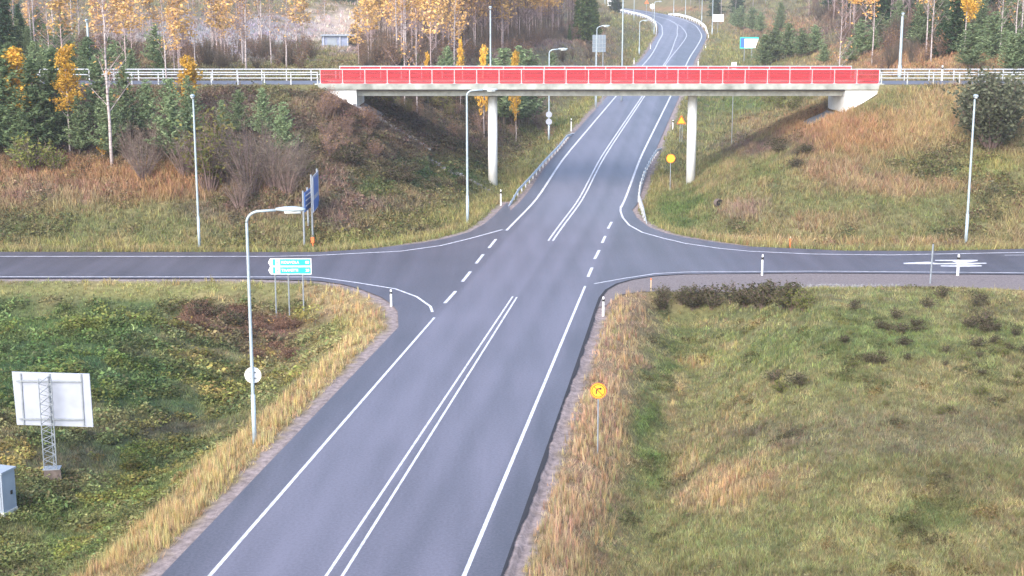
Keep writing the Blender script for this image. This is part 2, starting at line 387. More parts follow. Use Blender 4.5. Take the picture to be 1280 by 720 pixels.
# ------------------------------------------------------------------ zone colours
STRAW = (.36, .275, .15); TAN = (.31, .22, .135); ORT = (.34, .21, .115); GREEN = (.11, .155, .055); LUSH = (.075, .125, .055)
OLIVE = (.175, .182, .082); DBR = (.10, .08, .068); RED = (.17, .10, .08); PINK = (.27, .19, .15); YGR = (.25, .245, .10); BRN = (.16, .12, .10); MAUVE = (.20, .145, .14); GREY = (.33, .31, .335); SAND = (.60, .50, .44)
blobs = [(600, 50, 190, 45, MAUVE, .9), (1120, 35, 220, 34, BRN, .9), (300, 30, 300, 26, MAUVE, .6), (60, 110, 120, 60, BRN, .8),  # u, v, ru, rv, colour, strength
 (180, 160, 260, 60, BRN, 1), (140, 225, 230, 26, ORT, .95), (60, 240, 90, 22, PINK, .6), (150, 285, 260, 20, OLIVE, .9), (330, 235, 80, 25, TAN, .7), (320, 260, 80, 20, BRN, .8),
 (250, 307, 400, 5, YGR, .9), (500, 170, 130, 75, DBR, 1), (430, 130, 60, 28, BRN, .8), (440, 150, 35, 25, RED, .45), (540, 215, 80, 26, LUSH, .85), (470, 232, 36, 16, GREEN, .7),
 (420, 225, 34, 26, PINK, .7), (430, 272, 60, 22, PINK, .8), (490, 255, 50, 16, PINK, .6), (540, 275, 90, 14, YGR, .8), (590, 262, 60, 14, YGR, .8), (450, 298, 80, 8, YGR, .8),
 (620, 160, 60, 45, DBR, .9), (660, 130, 60, 22, BRN, .8), (700, 190, 60, 30, OLIVE, .85), (690, 165, 60, 14, YGR, .8), (735, 140, 50, 22, YGR, .9), (660, 215, 40, 20, YGR, .8), (700, 155, 25, 10, GREEN, .7),
 (900, 150, 60, 60, OLIVE, .9), (930, 130, 70, 14, GREEN, .7), (960, 160, 70, 20, TAN, .6), (1000, 200, 150, 50, OLIVE, .8), (1060, 165, 110, 32, ORT, .95), (1050, 215, 120, 20, TAN, .9), (945, 185, 55, 18, BRN, .9), (990, 180, 40, 14, DBR, .5),
 (1180, 150, 80, 50, STRAW, .8), (1200, 220, 120, 30, OLIVE, .8), (960, 215, 50, 20, GREEN, .6), (1120, 250, 200, 24, OLIVE, .8), (1130, 232, 110, 12, TAN, .8), (1240, 205, 50, 15, YGR, .9), (1180, 280, 120, 12, OLIVE, .8), (1040, 278, 80, 12, TAN, .5),
 (850, 262, 50, 22, GREEN, .9), (835, 210, 30, 30, OLIVE, .8), (930, 262, 40, 16, PINK, .7), (1000, 305, 260, 5, STRAW, .8),
 (60, 440, 220, 90, LUSH, .95), (130, 470, 200, 90, LUSH, .9), (60, 400, 140, 30, GREEN, .7), (200, 360, 260, 14, YGR, .9), (240, 352, 200, 5, STRAW, .7), (420, 400, 90, 40, YGR, .9), (430, 380, 60, 20, TAN, .7), (300, 405, 90, 24, RED, .95), (345, 430, 40, 26, RED, .85),
 (180, 560, 160, 80, LUSH, .7), (120, 640, 160, 90, GREEN, .7), (190, 535, 110, 25, DBR, .6), (80, 590, 80, 40, BRN, .5), (60, 600, 200, 16, OLIVE, .5),
 (830, 440, 60, 60, GREEN, .8), (800, 540, 24, 70, GREEN, .95), (785, 620, 24, 50, GREEN, .8), (850, 410, 80, 25, GREEN, .8), (890, 440, 50, 26, YGR, .7), (838, 515, 12, 26, STRAW, .6), (850, 482, 14, 18, STRAW, .65), (873, 455, 20, 10, STRAW, .65), (908, 431, 26, 8, STRAW, .7), (952, 411, 30, 7, STRAW, .7), (1003, 395, 34, 5, STRAW, .7), (1060, 383, 36, 4, STRAW, .6), (990, 402, 80, 8, STRAW, .7), (1100, 400, 160, 40, GREEN, .6), (1230, 450, 60, 30, GREEN, .5), (900, 400, 120, 22, OLIVE, .8), (1150, 430, 220, 60, OLIVE, .7), (1150, 430, 260, 50, GREEN, .5), (1100, 560, 260, 60, OLIVE, .8), (1120, 545, 200, 40, BRN, .45), (930, 500, 90, 30, OLIVE, .7), (930, 540, 60, 20, BRN, .5),  # small STRAW spots tracing the mound crest put its lit flank into the colour
 (895, 610, 90, 42, TAN, .9), (880, 600, 60, 30, STRAW, .6), (820, 580, 30, 60, GREEN, .9), (800, 470, 30, 80, GREEN, .7), (1000, 680, 300, 60, OLIVE, .7), (1150, 640, 100, 30, GREEN, .5), (900, 405, 130, 6, STRAW, .4),
 (430, 34, 80, 24, SAND, 1), (330, 42, 80, 20, GREY, .95), (260, 52, 130, 30, GREY, 1), (160, 68, 70, 14, TAN, .9), (230, 80, 90, 8, STRAW, .6), (1150, 75, 140, 22, ORT, .95), (1000, 90, 60, 14, STRAW, .6), (960, 32, 60, 12, ORT, .8), (930, 80, 60, 20, OLIVE, .9), (905, 60, 30, 25, YGR, .8),
 (765, 27, 35, 10, YGR, .9), (790, 50, 30, 20, OLIVE, .8), (800, 62, 20, 14, YGR, .8), (745, 55, 30, 25, TAN, .6), (690, 70, 40, 10, GREEN, .5), (845, 11, 40, 4, ORT, .9)]
def zone(x, y, z, d, seed=0):
    u, v = proj(x, y, z)
    n1 = fbm(x, y, 3.5, 31+seed); n2 = fbm(x, y, 9, 41+seed); n3 = vnoise(x, y, .9, 51+seed)
    col = np.zeros(x.shape + (3,)) + np.array(OLIVE)
    col = col*(1-(n2*.5)[..., None]) + np.array(TAN)*(n2*.5)[..., None]
    for bu, bv, ru, rv, c, st in blobs:
        r = np.sqrt(((u-bu)/ru)**2 + ((v-bv)/rv)**2)
        w = np.clip(1.35 - r + (n1-.5)*1.3 + (n3-.5)*.5, 0, 1)*st
        w = w*w*(3-2*w)
        col = col*(1-w[..., None]) + np.array(c)*w[..., None]
    # dry tall grass along the shoulders of the carriageway
    main = (np.abs(x-xc(y)) < 14)
    south = (y < 88)
    w = np.clip(1.5 - np.abs(d-1.5)/np.where(x > xc(y), 1.7, 1.5) + (n1-.5)*1.6, 0, 1)*south*main*.85
    sc = np.where((x > xc(y))[..., None], np.array((.33, .235, .16)), np.array((.38, .29, .155)))
    col = col*(1-w[..., None]) + sc*w[..., None]
    w = np.clip(1.2 - np.abs(d-.9)/1.2 + (n1-.5), 0, 1)*(~south)*.6
    col = col*(1-w[..., None]) + np.array(YGR)*w[..., None]
    # patchiness
    k = sst(.56, .8, fbm(x, y, 1.8, 61+seed))[..., None]*.45
    col = col*(1-k) + col*np.array((.5, .5, .6))*k
    k = sst(.55, .8, fbm(x, y, 2.6, 71+seed))[..., None]*.35
    k = k*np.where((x > xc(y)) & (y < 90), .6, 1)[..., None]
    col = col*(1-k) + np.array(STRAW)*k
    return col

# ------------------------------------------------------------------ ground mesh
rows = [26.0]
while rows[-1] < 860: rows.append(rows[-1]*1.0045 + .02 + (0.0 if rows[-1] > 98 and rows[-1] < 145 else .03))
rows = np.array(rows); ts = np.concatenate([np.linspace(-1.2, -.52, 40)[:-1], np.linspace(-.52, .52, 620), np.linspace(.52, 1.2, 40)[1:]])
Yg, Tg = np.meshgrid(rows, ts, indexing='ij'); Xg = Tg*(Yg+12)
shp = Xg.shape
zg, dg = height(Xg.ravel(), Yg.ravel(), True)
colg = zone(Xg.ravel(), Yg.ravel(), zg, dg)*.62
gr = np.array((.24, .20, .20))
w = (1-sst(.35, .95, dg + (vnoise(Xg.ravel(), Yg.ravel(), .5, 5)-.5)*.5))[:, None]
colg = colg*(1-w) + gr*w
# upper road bed gravel
nr_, nc_ = shp
idx = np.arange(nr_*nc_).reshape(shp)
q = np.stack([idx[:-1, :-1], idx[:-1, 1:], idx[1:, 1:], idx[1:, :-1]], -1).reshape(-1, 4)
ground = np_mesh('ground', np.stack([Xg.ravel(), Yg.ravel(), zg], 1), q.ravel(), 4, M['ground'], colg)
ground.data.polygons.foreach_set('use_smooth', np.ones(len(q), bool)); tag(ground, kind='structure')

# ------------------------------------------------------------------ road sheet
def sheet(name, pts, dz, mat_, kind='structure', sub=True):
    tri = geometry.tessellate_polygon([[Vector((x, y, 0)) for x, y in pts]])
    b = MB(); b.add([(x, y, float(zr(y))+dz) for x, y in pts], tri); o = b.build(name, mat_)
    return tag(o, kind=kind) if kind else o
b = MB()
tri = geometry.tessellate_polygon([[Vector((x, y, 0)) for x, y in poly]])
def up(tri, pts):
    out = []
    for t_ in tri:
        a_, b_, c_ = [pts[i] for i in t_]
        out.append(t_ if (b_[0]-a_[0])*(c_[1]-a_[1]) - (b_[1]-a_[1])*(c_[0]-a_[0]) > 0 else t_[::-1])
    return out
b.add([(x, y, float(zr(y))) for x, y in poly], up(tri, poly))
n = len(yfar); vs = []
for i in range(n):
    vs += [(eL[0][i], eL[1][i], float(zr(eL[1][i]))), (eR[0][i], eR[1][i], float(zr(eR[1][i])))]
vs[0] = (*jl[1], float(zr(jl[1][1]))); vs[1] = (*jr[0], float(zr(jr[0][1])))
b.add(vs, [(2*i, 2*i+1, 2*i+3, 2*i+2) for i in range(n-1)])
road = b.build('road', M['asphalt']); tag(road, kind='structure')
b = MB(); b.add([(x, y, .004 - .03) for x, y in gravel_poly], up(geometry.tessellate_polygon([[Vector((x, y, 0)) for x, y in gravel_poly]]), gravel_poly))
tag(b.build('gravel_shoulder', M['gravel']), kind='structure')
# upper road
def box_sheet(name, x0, x1, y0, y1, z, m_):
    b = MB(); b.add([(x0, y0, z), (x1, y0, z), (x1, y1, z), (x0, y1, z)], [(0, 1, 2, 3)]); return tag(b.build(name, m_), kind='structure')
BX0, BX1 = -17.6, 33.5
b = MB(); b.box((-88.8, 133.4, UPZ-.2), (142.2, 6.6, .5)); b.box((104.8, 133.4, UPZ-.2), (142.2, 6.6, .5)); tag(b.build('upper_road', M['asphalt']), kind='structure')

# ------------------------------------------------------------------ markings (one sheet 4 mm above the asphalt)
mk = MB()
def line(pts, w, dz=.006):
    pts = [Vector((p[0], p[1], 0)) for p in pts]; vs = []
    for i, p in enumerate(pts):
        t = (pts[min(i+1, len(pts)-1)] - pts[max(i-1, 0)]).normalized(); n_ = Vector((-t.y, t.x, 0))*w/2
        for q in (p+n_, p-n_): vs.append((q.x, q.y, float(zr(q.y))+dz))
    mk.add(vs, [(2*i, 2*i+1, 2*i+3, 2*i+2)[::-1] for i in range(len(pts)-1)])
def pl(pix, w, dz=.006, sub=6):
    pts = []
    for (a_, b_), (c_, d_) in zip(pix[:-1], pix[1:]):
        for k in range(sub): pts.append(G(a_+(c_-a_)*k/sub, b_+(d_-b_)*k/sub))
    pts.append(G(*pix[-1])); line(pts, w, dz)
def wl(y0, y1, off, w):                                  # world offset line
    ys = np.arange(y0, y1, 3.0); s_ = (xc(ys+1)-xc(ys-1))/2; n_ = np.sqrt(1+s_*s_); o_ = off(ys) if callable(off) else off
    line(list(zip(xc(ys)+o_/n_, ys-o_*s_/n_)), w)
pl([(224.6, 763), (543, 397)], .13); pl([(379, 763), (641, 370.5)], .10); pl([(401, 763), (646, 371.5)], .10); pl([(562, 763), (731.5, 357.5)], .14)
yL = G(627.6, 289.4)[1]; yC = G(686, 301)[1]; yR = G(772, 258)[1]
wl(yL, 690, lambda y: -halfw(y), .2); wl(yR, 690, lambda y: halfw(y), .2)
cc = lambda y: .17 + 1.1*sst(275, 390, y)*(1-sst(400, 470, y))
wl(yC, 690, lambda y: -cc(y), .14); wl(yC, 690, lambda y: cc(y), .14)
pl([(-300, 321), (0, 320.5), (340, 320.5), (400, 319), (501, 314), (551, 307), (588, 298), (628, 287)], .16)
pl([(-300, 346), (0, 346), (388, 346.2), (400, 347), (444, 353), (494, 361), (521, 371), (538, 383), (540.5, 390)], .16)
xr, yr_ = lat(np.array([yR]), halfw(yR)); 
pl([(776, 257.5), (775.6, 264), (778.5, 272), (786.5, 281.5), (803, 290.5), (830, 298), (858, 304.5), (900, 310.5), (936, 314), (1014, 317.5), (1112, 318.7), (1280, 315.5), (1500, 312)], .16)
pl([(742.6, 354.7), (780, 348), (819, 342), (858, 340), (1014, 339), (1280, 341), (1500, 343)], .12)
for a_, b_ in [((620, 299), (611, 310)), ((604, 318), (595, 329.5)), ((588, 339.5), (578, 352)), ((569.6, 364), (556, 379)), ((764.5, 277.4), (760, 286)), ((756.7, 295), (752.7, 303.6)), ((749, 312.7), (743.3, 323.8)), ((740, 334.5), (735, 346))]:
    pl([a_, b_], .2, sub=1)
# lane arrows before the junction: one three-way arrow seen end-on
def mpoly(pix):
    pts = [G(*p) for p in pix]; mk.add([(x, y, .006) for x, y in pts], up(geometry.tessellate_polygon([[Vector((x, y, 0)) for x, y in pts]]), pts))
mpoly([(1129, 328.6), (1160, 327.2), (1172, 329.2), (1195, 328.6), (1233, 328.6), (1233, 329.6), (1215, 330.6), (1172, 330.4), (1130, 330)])
mpoly([(1169, 324.9), (1222, 324.9), (1222, 326.2), (1208, 328.4), (1195, 328.4), (1190, 326.4), (1169, 326)])
mpoly([(1176, 331.9), (1195, 331.7), (1200, 330.8), (1212, 330.8), (1227, 331.9), (1227, 333), (1200, 333.6), (1176, 333)])
pl([(1256, 319), (1330, 318.4)], .12, sub=1)
MK_DONE = 1
b = MB(); r0_ = random.Random(5); vs = []
pe = [tuple(map(float, p)) for p in rightnear[::-1]]
pp_ = []
for a_, c_ in zip(pe[:-1], pe[1:]):
    k_ = max(1, int(math.hypot(c_[0]-a_[0], c_[1]-a_[1])/.35))
    pp_ += [(a_[0]+(c_[0]-a_[0])*i/k_, a_[1]+(c_[1]-a_[1])*i/k_) for i in range(k_)]
pp_ += [tuple(p) for p in SE[::-1][:5]]
wv = .1
for i, (x, y) in enumerate(pp_):
    wv = min(.17, max(.03, wv + r0_.uniform(-.05, .05))); vs += [(x-.03, y, .003), (x+wv, y-.02, -.004)]
b.add(vs, [(2*i, 2*i+1, 2*i+3, 2*i+2) for i in range(len(pp_)-1)]); tag(b.build('road_edge', mat('broken_asphalt_edge', (.022, .022, .028), .9)), kind='structure')
tag(mk.build('road_markings', M['mark']), kind='structure')

# ------------------------------------------------------------------ bridge
br = empty('bridge', (0, 0, 0), 'long concrete footbridge with red mesh railings spanning the main road', 'bridge')
DZ = UPZ - .02; YN, YF = 129.9, 136.9
b = MB(); b.box(((BX0+BX1)/2, 133.4, DZ-.3), (BX1-BX0-.02, 6.3, .5)); b.build('deck', M['asphalt'], br)
for s_, y_ in ((-1, YN), (1, YF)):
    b = MB(); b.box(((BX0+BX1)/2, y_, DZ-.13), (BX1-BX0+.7, .45, .52)); b.build('edge_beam', M['edgeconc'], br)
b = MB(); b.box(((BX0+BX1)/2+.2, 133.4, DZ-.8), (BX1-BX0-4.6, 4.9, .48)); b.build('girder', M['concrete'], br)
abX = {}
for s_, xa, xb in ((-1, BX0+.1, -14.2), (1, BX1-.1, 30.4)):
    b = MB()
    zt = DZ-.4; zb = DZ-2.5
    # wing walls (two triangles in elevation) and front wall
    for y_ in (130.15, 136.65):
        x0, x1 = xa, xb
        pts = [(x0-.2*s_*-1*0, zt), (x1, zt), (x1, zb), (x0+(x1-x0)*.62, zb+.55), (x0, zt-.35)]
        b.prism(pts if s_ < 0 else pts[::-1], y_-.2, y_+.2)
    b.box((xb + s_*.3, 133.4, (zt+zb)/2-.2), (.6, 6.1, zt-zb+.3))
    b.build('abutment', M['conwhite'], br)
for (u_, v_) in ((616, 219), (863.5, 223)):
    p = T(u_, v_); X = (u_-640)/F*(133.4*cp + 15*sp)
    zb = hz(X, 133.4)
    pt = MB(); n_ = 24
    pt.tube([(X, 133.4, zb-.5), (X, 133.4, DZ-1.2)], .44, n_); po = pt.build('pillar', M['conwhite'], br, True)
    c_ = MB(); c_.tube([(X, 133.4, DZ-1.2), (X, 133.4, DZ-1.04)], .3, 16); c_.build('bearing', M['dark'], po)
# railings with red mesh
for y_, x0, x1 in ((YN-.03, BX0+.15, BX1-.1), (YF+.03, BX0+1.1, BX1-1.0)):
    rl = MB(); np_ = 26; hgt = 1.28
    for i in range(np_):
        x = x0 + (x1-x0)*i/(np_-1); rl.box((x, y_, DZ+.13+hgt/2), (.06, .07, hgt))
        rl.box((x, y_-.02 if y_ < 133 else y_+.02, DZ+.145), (.28, .22, .03))
    rl.tube([(x0-.05, y_, DZ+.13+hgt), (x1+.05, y_, DZ+.13+hgt)], .045, 8)
    rl.box(((x0+x1)/2, y_, DZ+.13+.98), (x1-x0, .03, .03)); rl.box(((x0+x1)/2, y_, DZ+.13+.52), (x1-x0, .03, .03))
    ro = rl.build('railing', M['rail'], br)
    fr = MB(); nt_ = MB()
    for i in range(np_-1):
        a_ = x0 + (x1-x0)*i/(np_-1)+.08; c_ = x0 + (x1-x0)*(i+1)/(np_-1)-.08; yy = y_-.07
        zb_, zt_ = DZ+.20, DZ+.13+1.19
        for zz in (zb_, zt_): fr.box(((a_+c_)/2, yy, zz), (c_-a_, .04, .09))
        for xx in (a_, c_): fr.box((xx, yy, (zb_+zt_)/2), (.05, .035, zt_-zb_-.05))
        fr.box(((a_+c_)/2+random.uniform(-.1, .1), yy, zb_+.30), (c_-a_-.1, .03, .10)); fr.box(((a_+c_)/2, yy, zb_+.74), (c_-a_-.1, .03, .05))
        nt_.box(((a_+c_)/2, yy, (zb_+zt_)/2), (c_-a_-.06, .012, zt_-zb_-.06))
    fr.build('mesh_frame', M['red'], br); nt_.build('safety_mesh', M['net'], br)

# slope paving strips under the abutments
for s_, x0, x1 in ((-1, -14.0, -12.2), (1, 30.0, 27.6)):
    b = MB(); nn = 26
    vs = []
    for i in range(nn):
        x = x0+(x1-x0)*i/(nn-1)
        for y_ in (131.2, 135.6): vs.append((x, y_, max(hz(x, y_-.5), hz(x, y_), hz(x, y_+.5))+.12))
    b.add(vs, [(2*i, 2*i+1, 2*i+3, 2*i+2) if s_ < 0 else (2*i, 2*i+2, 2*i+3, 2*i+1) for i in range(nn-1)])
    tag(b.build('slope_paving', M['stone']), kind='structure')
# stone edging along the paved slope, west side
b = MB(); r_ = random.Random(3)
for i in range(90):
    x = -14.6 + 12.5*i/90 + r_.uniform(-.1, .1); y_ = 130.2 + r_.uniform(-.35, .35); s2_ = r_.uniform(.12, .26)
    b.box((x, y_, hz(x, y_)+s2_*.35), (s2_*1.3, s2_, s2_), rot=r_.uniform(0, 3))
tag(b.build('rubble_edging', M['stone']), 'strip of pale rubble running down beside the west abutment', kind='stuff')
# rubble patch by the side road
b = MB()
for i in range(2600):
    u_ = r_.uniform(985, 1125); v_ = r_.uniform(355, 385)
    if v_ > 386 - (u_-985)*.18: continue
    if v_ > 362 + (u_-985)*.45: continue
    x, y_ = G(u_, v_); s2_ = r_.uniform(.08, .2); z_ = hz(x, y_)
    a_ = [(x + s2_*math.cos(k*2.1+i)*r_.uniform(.6, 1), y_ + s2_*math.sin(k*2.1+i)*r_.uniform(.6, 1), z_-.03) for k in range(3)]
    b.add(a_ + [(x, y_, z_+s2_*r_.uniform(.5, .9))], [(0, 1, 3), (1, 2, 3), (2, 0, 3)])
tag(b.build('rubble', M['stone']), 'patch of grey crushed stone at the side road verge', kind='stuff')

# ------------------------------------------------------------------ upper road railings
def rail_fence(name, x0, x1, y_, label, z0, rails=(1.15, .65), step=2.4, hgt=1.15):
    e = empty(name, ((x0+x1)/2, y_, z0), label, 'railing', 'grey railings of the upper road')
    n_ = max(2, round(abs(x1-x0)/step)+1)
    for i in range(n_):
        x = -(x1-x0)/2 + (x1-x0)*i/(n_-1); p_ = MB(); p_.box((x, 0, hgt/2-.15), (.09, .09, hgt+.3)); p_.build('post', M['rail'], e)
    for r in rails:
        q_ = MB(); q_.tube([(-(x1-x0)/2-.1, -.06, r-.04), ((x1-x0)/2+.1, -.06, r-.04)], .06 if r > .9 else .05, 6); q_.build('rail', M['rail'], e)
    return e
rail_fence('railing', -37, BX0-.1, YN-.05, 'grey tube railing at the near edge of the upper road, west of the red bridge', UPZ)
rail_fence('railing', -50, BX0+.7, YF+.05, 'grey tube railing at the far edge of the upper road, west of the red bridge', UPZ)
rail_fence('railing', BX1+.1, 62, YN-.05, 'grey tube railing at the near edge of the upper road, east of the red bridge', UPZ)
rail_fence('railing', BX1-.6, 66, YF+.05, 'grey tube railing at the far edge of the upper road, east of the red bridge', UPZ)

# ------------------------------------------------------------------ guard rails
def guard_rail(name, pts, label, cat='guard rail', group='crash barriers', hgt=.7, step=2.0, m_=None, ends=(True, True), beam=.30):
    pts = [Vector(p) for p in pts]; m_ = m_ or M['rail']
    # resample
    seg = [0]
    for a_, b_ in zip(pts[:-1], pts[1:]): seg.append(seg[-1]+(b_-a_).length)
    Ltot = seg[-1]; n_ = max(2, int(Ltot/step)+1); P = []
    for i in range(n_):
        s_ = Ltot*i/(n_-1); k = min(next((j for j in range(len(seg)-1) if seg[j+1] >= s_-1e-6), len(seg)-2), len(seg)-2)
        f = (s_-seg[k])/max(seg[k+1]-seg[k], 1e-6); q_ = pts[k].lerp(pts[k+1], f); P.append(q_)
    o_ = P[0].copy(); e = empty(name, o_, label, cat, group)
    sec = [(0, beam/2), (.05, beam*.33), (.05, beam*.2), (0, beam*.05), (0, -beam*.05), (.05, -beam*.2), (.05, -beam*.33), (0, -beam/2)]
    vs = []
    for i, p_ in enumerate(P):
        t = (P[min(i+1, n_-1)]-P[max(i-1, 0)]).normalized(); nn = Vector((t.y, -t.x, 0)).normalized()
        drop = 0
        if ends[0] and i < 3: drop = (3-i)/3*hgt*.85
        if ends[1] and i >= n_-3: drop = (i-(n_-4))/3*hgt*.85
        for a_, b_ in sec: q_ = p_-o_ + nn*(a_+.08) + Vector((0, 0, hgt-.12+b_-drop)); vs.append(q_)
        if not (ends[0] and i == 0) and not (ends[1] and i == n_-1):
            hh = hgt - drop; pb = MB(); pb.box((p_.x-o_.x, p_.y-o_.y, p_.z-o_.z+hh/2-.2), (.12, .12, hh+.25), rot=math.atan2(t.y, t.x)); pb.build('post', m_, e)
    k = len(sec); bm_ = MB(); bm_.add(vs, [(i*k+j, i*k+j+1, (i+1)*k+j+1, (i+1)*k+j) for i in range(n_-1) for j in range(k-1)])
    bo = bm_.build('beam', m_, e); md = bo.modifiers.new('t', 'SOLIDIFY'); md.thickness = .02
    return e
def gp(u, v):
    x, y = G(u, v); return (x, y, float(zr(y)) - .08)
guard_rail('guard_rail', [gp(*p) for p in [(634, 258), (645, 246), (662, 228), (680, 207), (698, 188), (712, 170), (717, 167)]], 'galvanised crash barrier along the left road edge before the bridge pillar')
guard_rail('guard_rail', [gp(*p) for p in [(807, 279), (803, 268), (798, 252), (800, 236), (806, 218), (814, 203), (822, 191), (826, 185)]], 'galvanised crash barrier curving round the right corner before the bridge', step=1.8)
def gw(Y, off, dz=-.05):
    x, y = lat(np.array([Y]), off); return (float(x[0]), float(y[0]), float(zr(Y))+dz)
ys_ = [395, 430, 460, 480, 500, 520, 545, 570, 600]
guard_rail('guard_rail', [gw(Y, -halfw(Y)-1.7) for Y in ys_], 'distant pale crash barrier on the inside of the far left bend', hgt=1.1, step=6, m_=M['white'], beam=.7)
guard_rail('guard_rail', [gw(Y, halfw(Y)+1.8) for Y in [400, 430, 460, 490, 520, 535]], 'distant white crash barrier on the outside of the far bend', hgt=1.1, step=6, m_=M['white'], beam=.8)

# ------------------------------------------------------------------ street lamps
def street_lamp(base, hgt, arm, label, rz=0, r0=.11, head=True, grp='street lamps'):
    e = empty('street_lamp', base, label, 'street lamp', grp, rz)
    b = MB()
    b.tube([(0, 0, -.4), (0, 0, hgt*.22)], r0, 10); b.tube([(0, 0, hgt*.22), (0, 0, hgt*.22+.02)], [r0, r0*.82], 10)
    top = hgt-.45 if arm > .5 else hgt-.15
    b.tube([(0, 0, hgt*.22), (0, 0, top)], [r0*.8, r0*.62], 10, cap=False)
    b.build('pole', M['pole'], e, True)
    if arm > .5:
        c = MB(); pts = []
        for k in range(9):
            w = math.pi/2*k/8; pts.append((.55*(1-math.cos(w)), 0, top + .45*math.sin(w)))
        pts.append((arm-.6, 0, hgt+.04)); c.tube(pts, r0*.6, 8); c.build('arm', M['pole'], e, True)
        hx = arm-.6
    else: hx = -.25
    if head:
        h_ = MB(); n_ = 8; hl = 1.15 if arm > .5 else .75
        prof = [(0, .06, .07), (.12, .07, .09), (.35, .13, .13), (.7, .17, .14), (1.0, .13, .10), (1.12, .05, .05)]
        rings = [[(hx + hl*t/1.12, w_*math.cos(2*math.pi*k/12), hgt + .06 + (g_*math.sin(2*math.pi*k/12))*(1 if math.sin(2*math.pi*k/12) > 0 else .6)) for k in range(12)] for t, w_, g_ in prof]
        h_.add([p for r in rings for p in r], [(i*12+k, i*12+(k+1) % 12, (i+1)*12+(k+1) % 12, (i+1)*12+k) for i in range(5) for k in range(12)] + [tuple(range(12))[::-1], tuple(60+k for k in range(12))])
        ho = h_.build('lamp_head', M['pole'], e, True)
        g_ = MB(); g_.tube([(hx+hl*.3, 0, hgt-.01), (hx+hl*.85, 0, hgt-.01)], [.10, .09], 10); g_.build('lens', M['lens'], ho, True)
    return e
def lampuv(u, vb, vt, arm, label, **k):
    p = T(u, vb); return street_lamp(p, top_h(p, vt), arm, label, **k), p
l1, p1 = lampuv(318.5, 556, 264, 1.75, 'nearest curved-arm street lamp at the left verge carrying a round sign', r0=.088)
l2, p2 = lampuv(249.5, 312, 121, 0, 'straight street lamp at the far side of the left side road', rz=R(-90), r0=.105)
l3, p3 = lampuv(584.5, 281, 113, 1.9, 'curved-arm street lamp left of the white bridge pillar', r0=.12)
l4, p4 = lampuv(686, 177, 62, 1.6, 'curved-arm street lamp behind the bridge carrying two small discs', r0=.12)
l5, p5 = lampuv(1207, 308, 121, 0, 'straight street lamp at the far side of the right side road', rz=R(-90), r0=.115)
def lampY(u, Y, vt, arm, label, **k):
    p = at(u, Y); return street_lamp(p, top_h(p, vt), arm, label, **k)
lampY(613.5, 143, 10, 0, 'tall straight lamp column behind the middle of the left bridge span', rz=R(-90), r0=.12)
lampY(745, 196, 33, 1.2, 'curved-arm street lamp beside the large grey board behind the bridge', r0=.1)
lampY(777, 205, -16, 1.2, 'very tall lamp column left of the road just beyond the bridge', r0=.15)
lampY(113, 150, 26, 0, 'blue-grey lamp column rising above the young pines at far left', rz=R(-90), r0=.18)
lampY(1124, 148, 18, 0, 'leaning grey lamp column behind the right upper-road railing', rz=R(-90), r0=.2)
for (u_, v_, vt_, arm_, lb) in [(799, 69, 26, 1.2, 'slim distant lamp left of the road below the far bend'), (792.4, 22, -20, 1.2, 'distant lamp at the left end of the far crash barrier'),
        (817.5, 43, 2, 1.5, 'distant lamp in the inside of the far bend beside a round sign'), (842, 17, -25, 1.2, 'leftmost distant lamp on the outside of the far bend'), (856.6, 19, -23, 1.2, 'distant lamp behind the white barrier, left of a close pair'),
        (877, 27, -18, 1.2, 'distant lamp near the end of the outer white barrier'), (890, 45, -5, 1.2, 'distant lamp beside the small white sign right of the bend'),
        (756, 14, -22, 1.2, 'distant lamp at the far left where the road leaves the picture')]:
    Yc = float(np.interp(v_, [8, 17, 24, 32, 44, 61, 81], [600, 540, 500, 450, 395, 325, 268]))
    lampY(u_, Yc, vt_, arm_, lb, r0=.16, rz=R(180) if u_ > 840 else 0)

# ------------------------------------------------------------------ signs
def round_plate(name, r, label, cat, loc, mats, rz=0, t=.02, group=None):
    e = empty(name, loc, label, cat, group, rz)
    b = MB(); b.prism(disc(28, r), -t/2, t/2); b.build('plate', mats, e); return e
def text_mesh(s, size, loc, mat_, parent, name='lettering', rx=R(90)):
    cu = bpy.data.curves.new('txt', 'FONT'); cu.body = s; cu.size = size; cu.extrude = .004; cu.align_y = 'CENTER'; cu.offset = .006
    o = bpy.data.objects.new('txt', cu); C.objects.link(o); dg_ = bpy.context.evaluated_depsgraph_get(); me = bpy.data.meshes.new_from_object(o.evaluated_get(dg_)); bpy.data.objects.remove(o)
    me.name = name; me.materials.clear(); me.materials.append(mat_); q_ = bpy.data.objects.new(name, me); C.objects.link(q_); q_.parent = parent; q_.location = loc; q_.rotation_euler = (rx, 0, 0); return q_
# sign back on the near lamp
h = top_h(p1, 470); e = round_plate('round_sign', .33, 'round white sign seen from behind on the nearest lamp post', 'sign', (p1.x, p1.y+.14, p1.z+h), M['white'])
for hh in (-.12, .12):
    b = MB(); b.box((0, -.03, hh), (.3, .03, .05)); b.build('bracket', M['steel'], e)
h = top_h(p4, 143); round_plate('round_sign', .36, 'upper round grey disc on the lamp post behind the bridge', 'sign', (p4.x, p4.y-.16, p4.z+h), M['signback'], group='discs on the lamp post')
h = top_h(p4, 152); round_plate('round_sign', .36, 'lower round grey disc on the lamp post behind the bridge', 'sign', (p4.x, p4.y-.16, p4.z+h), M['signback'], group='discs on the lamp post')
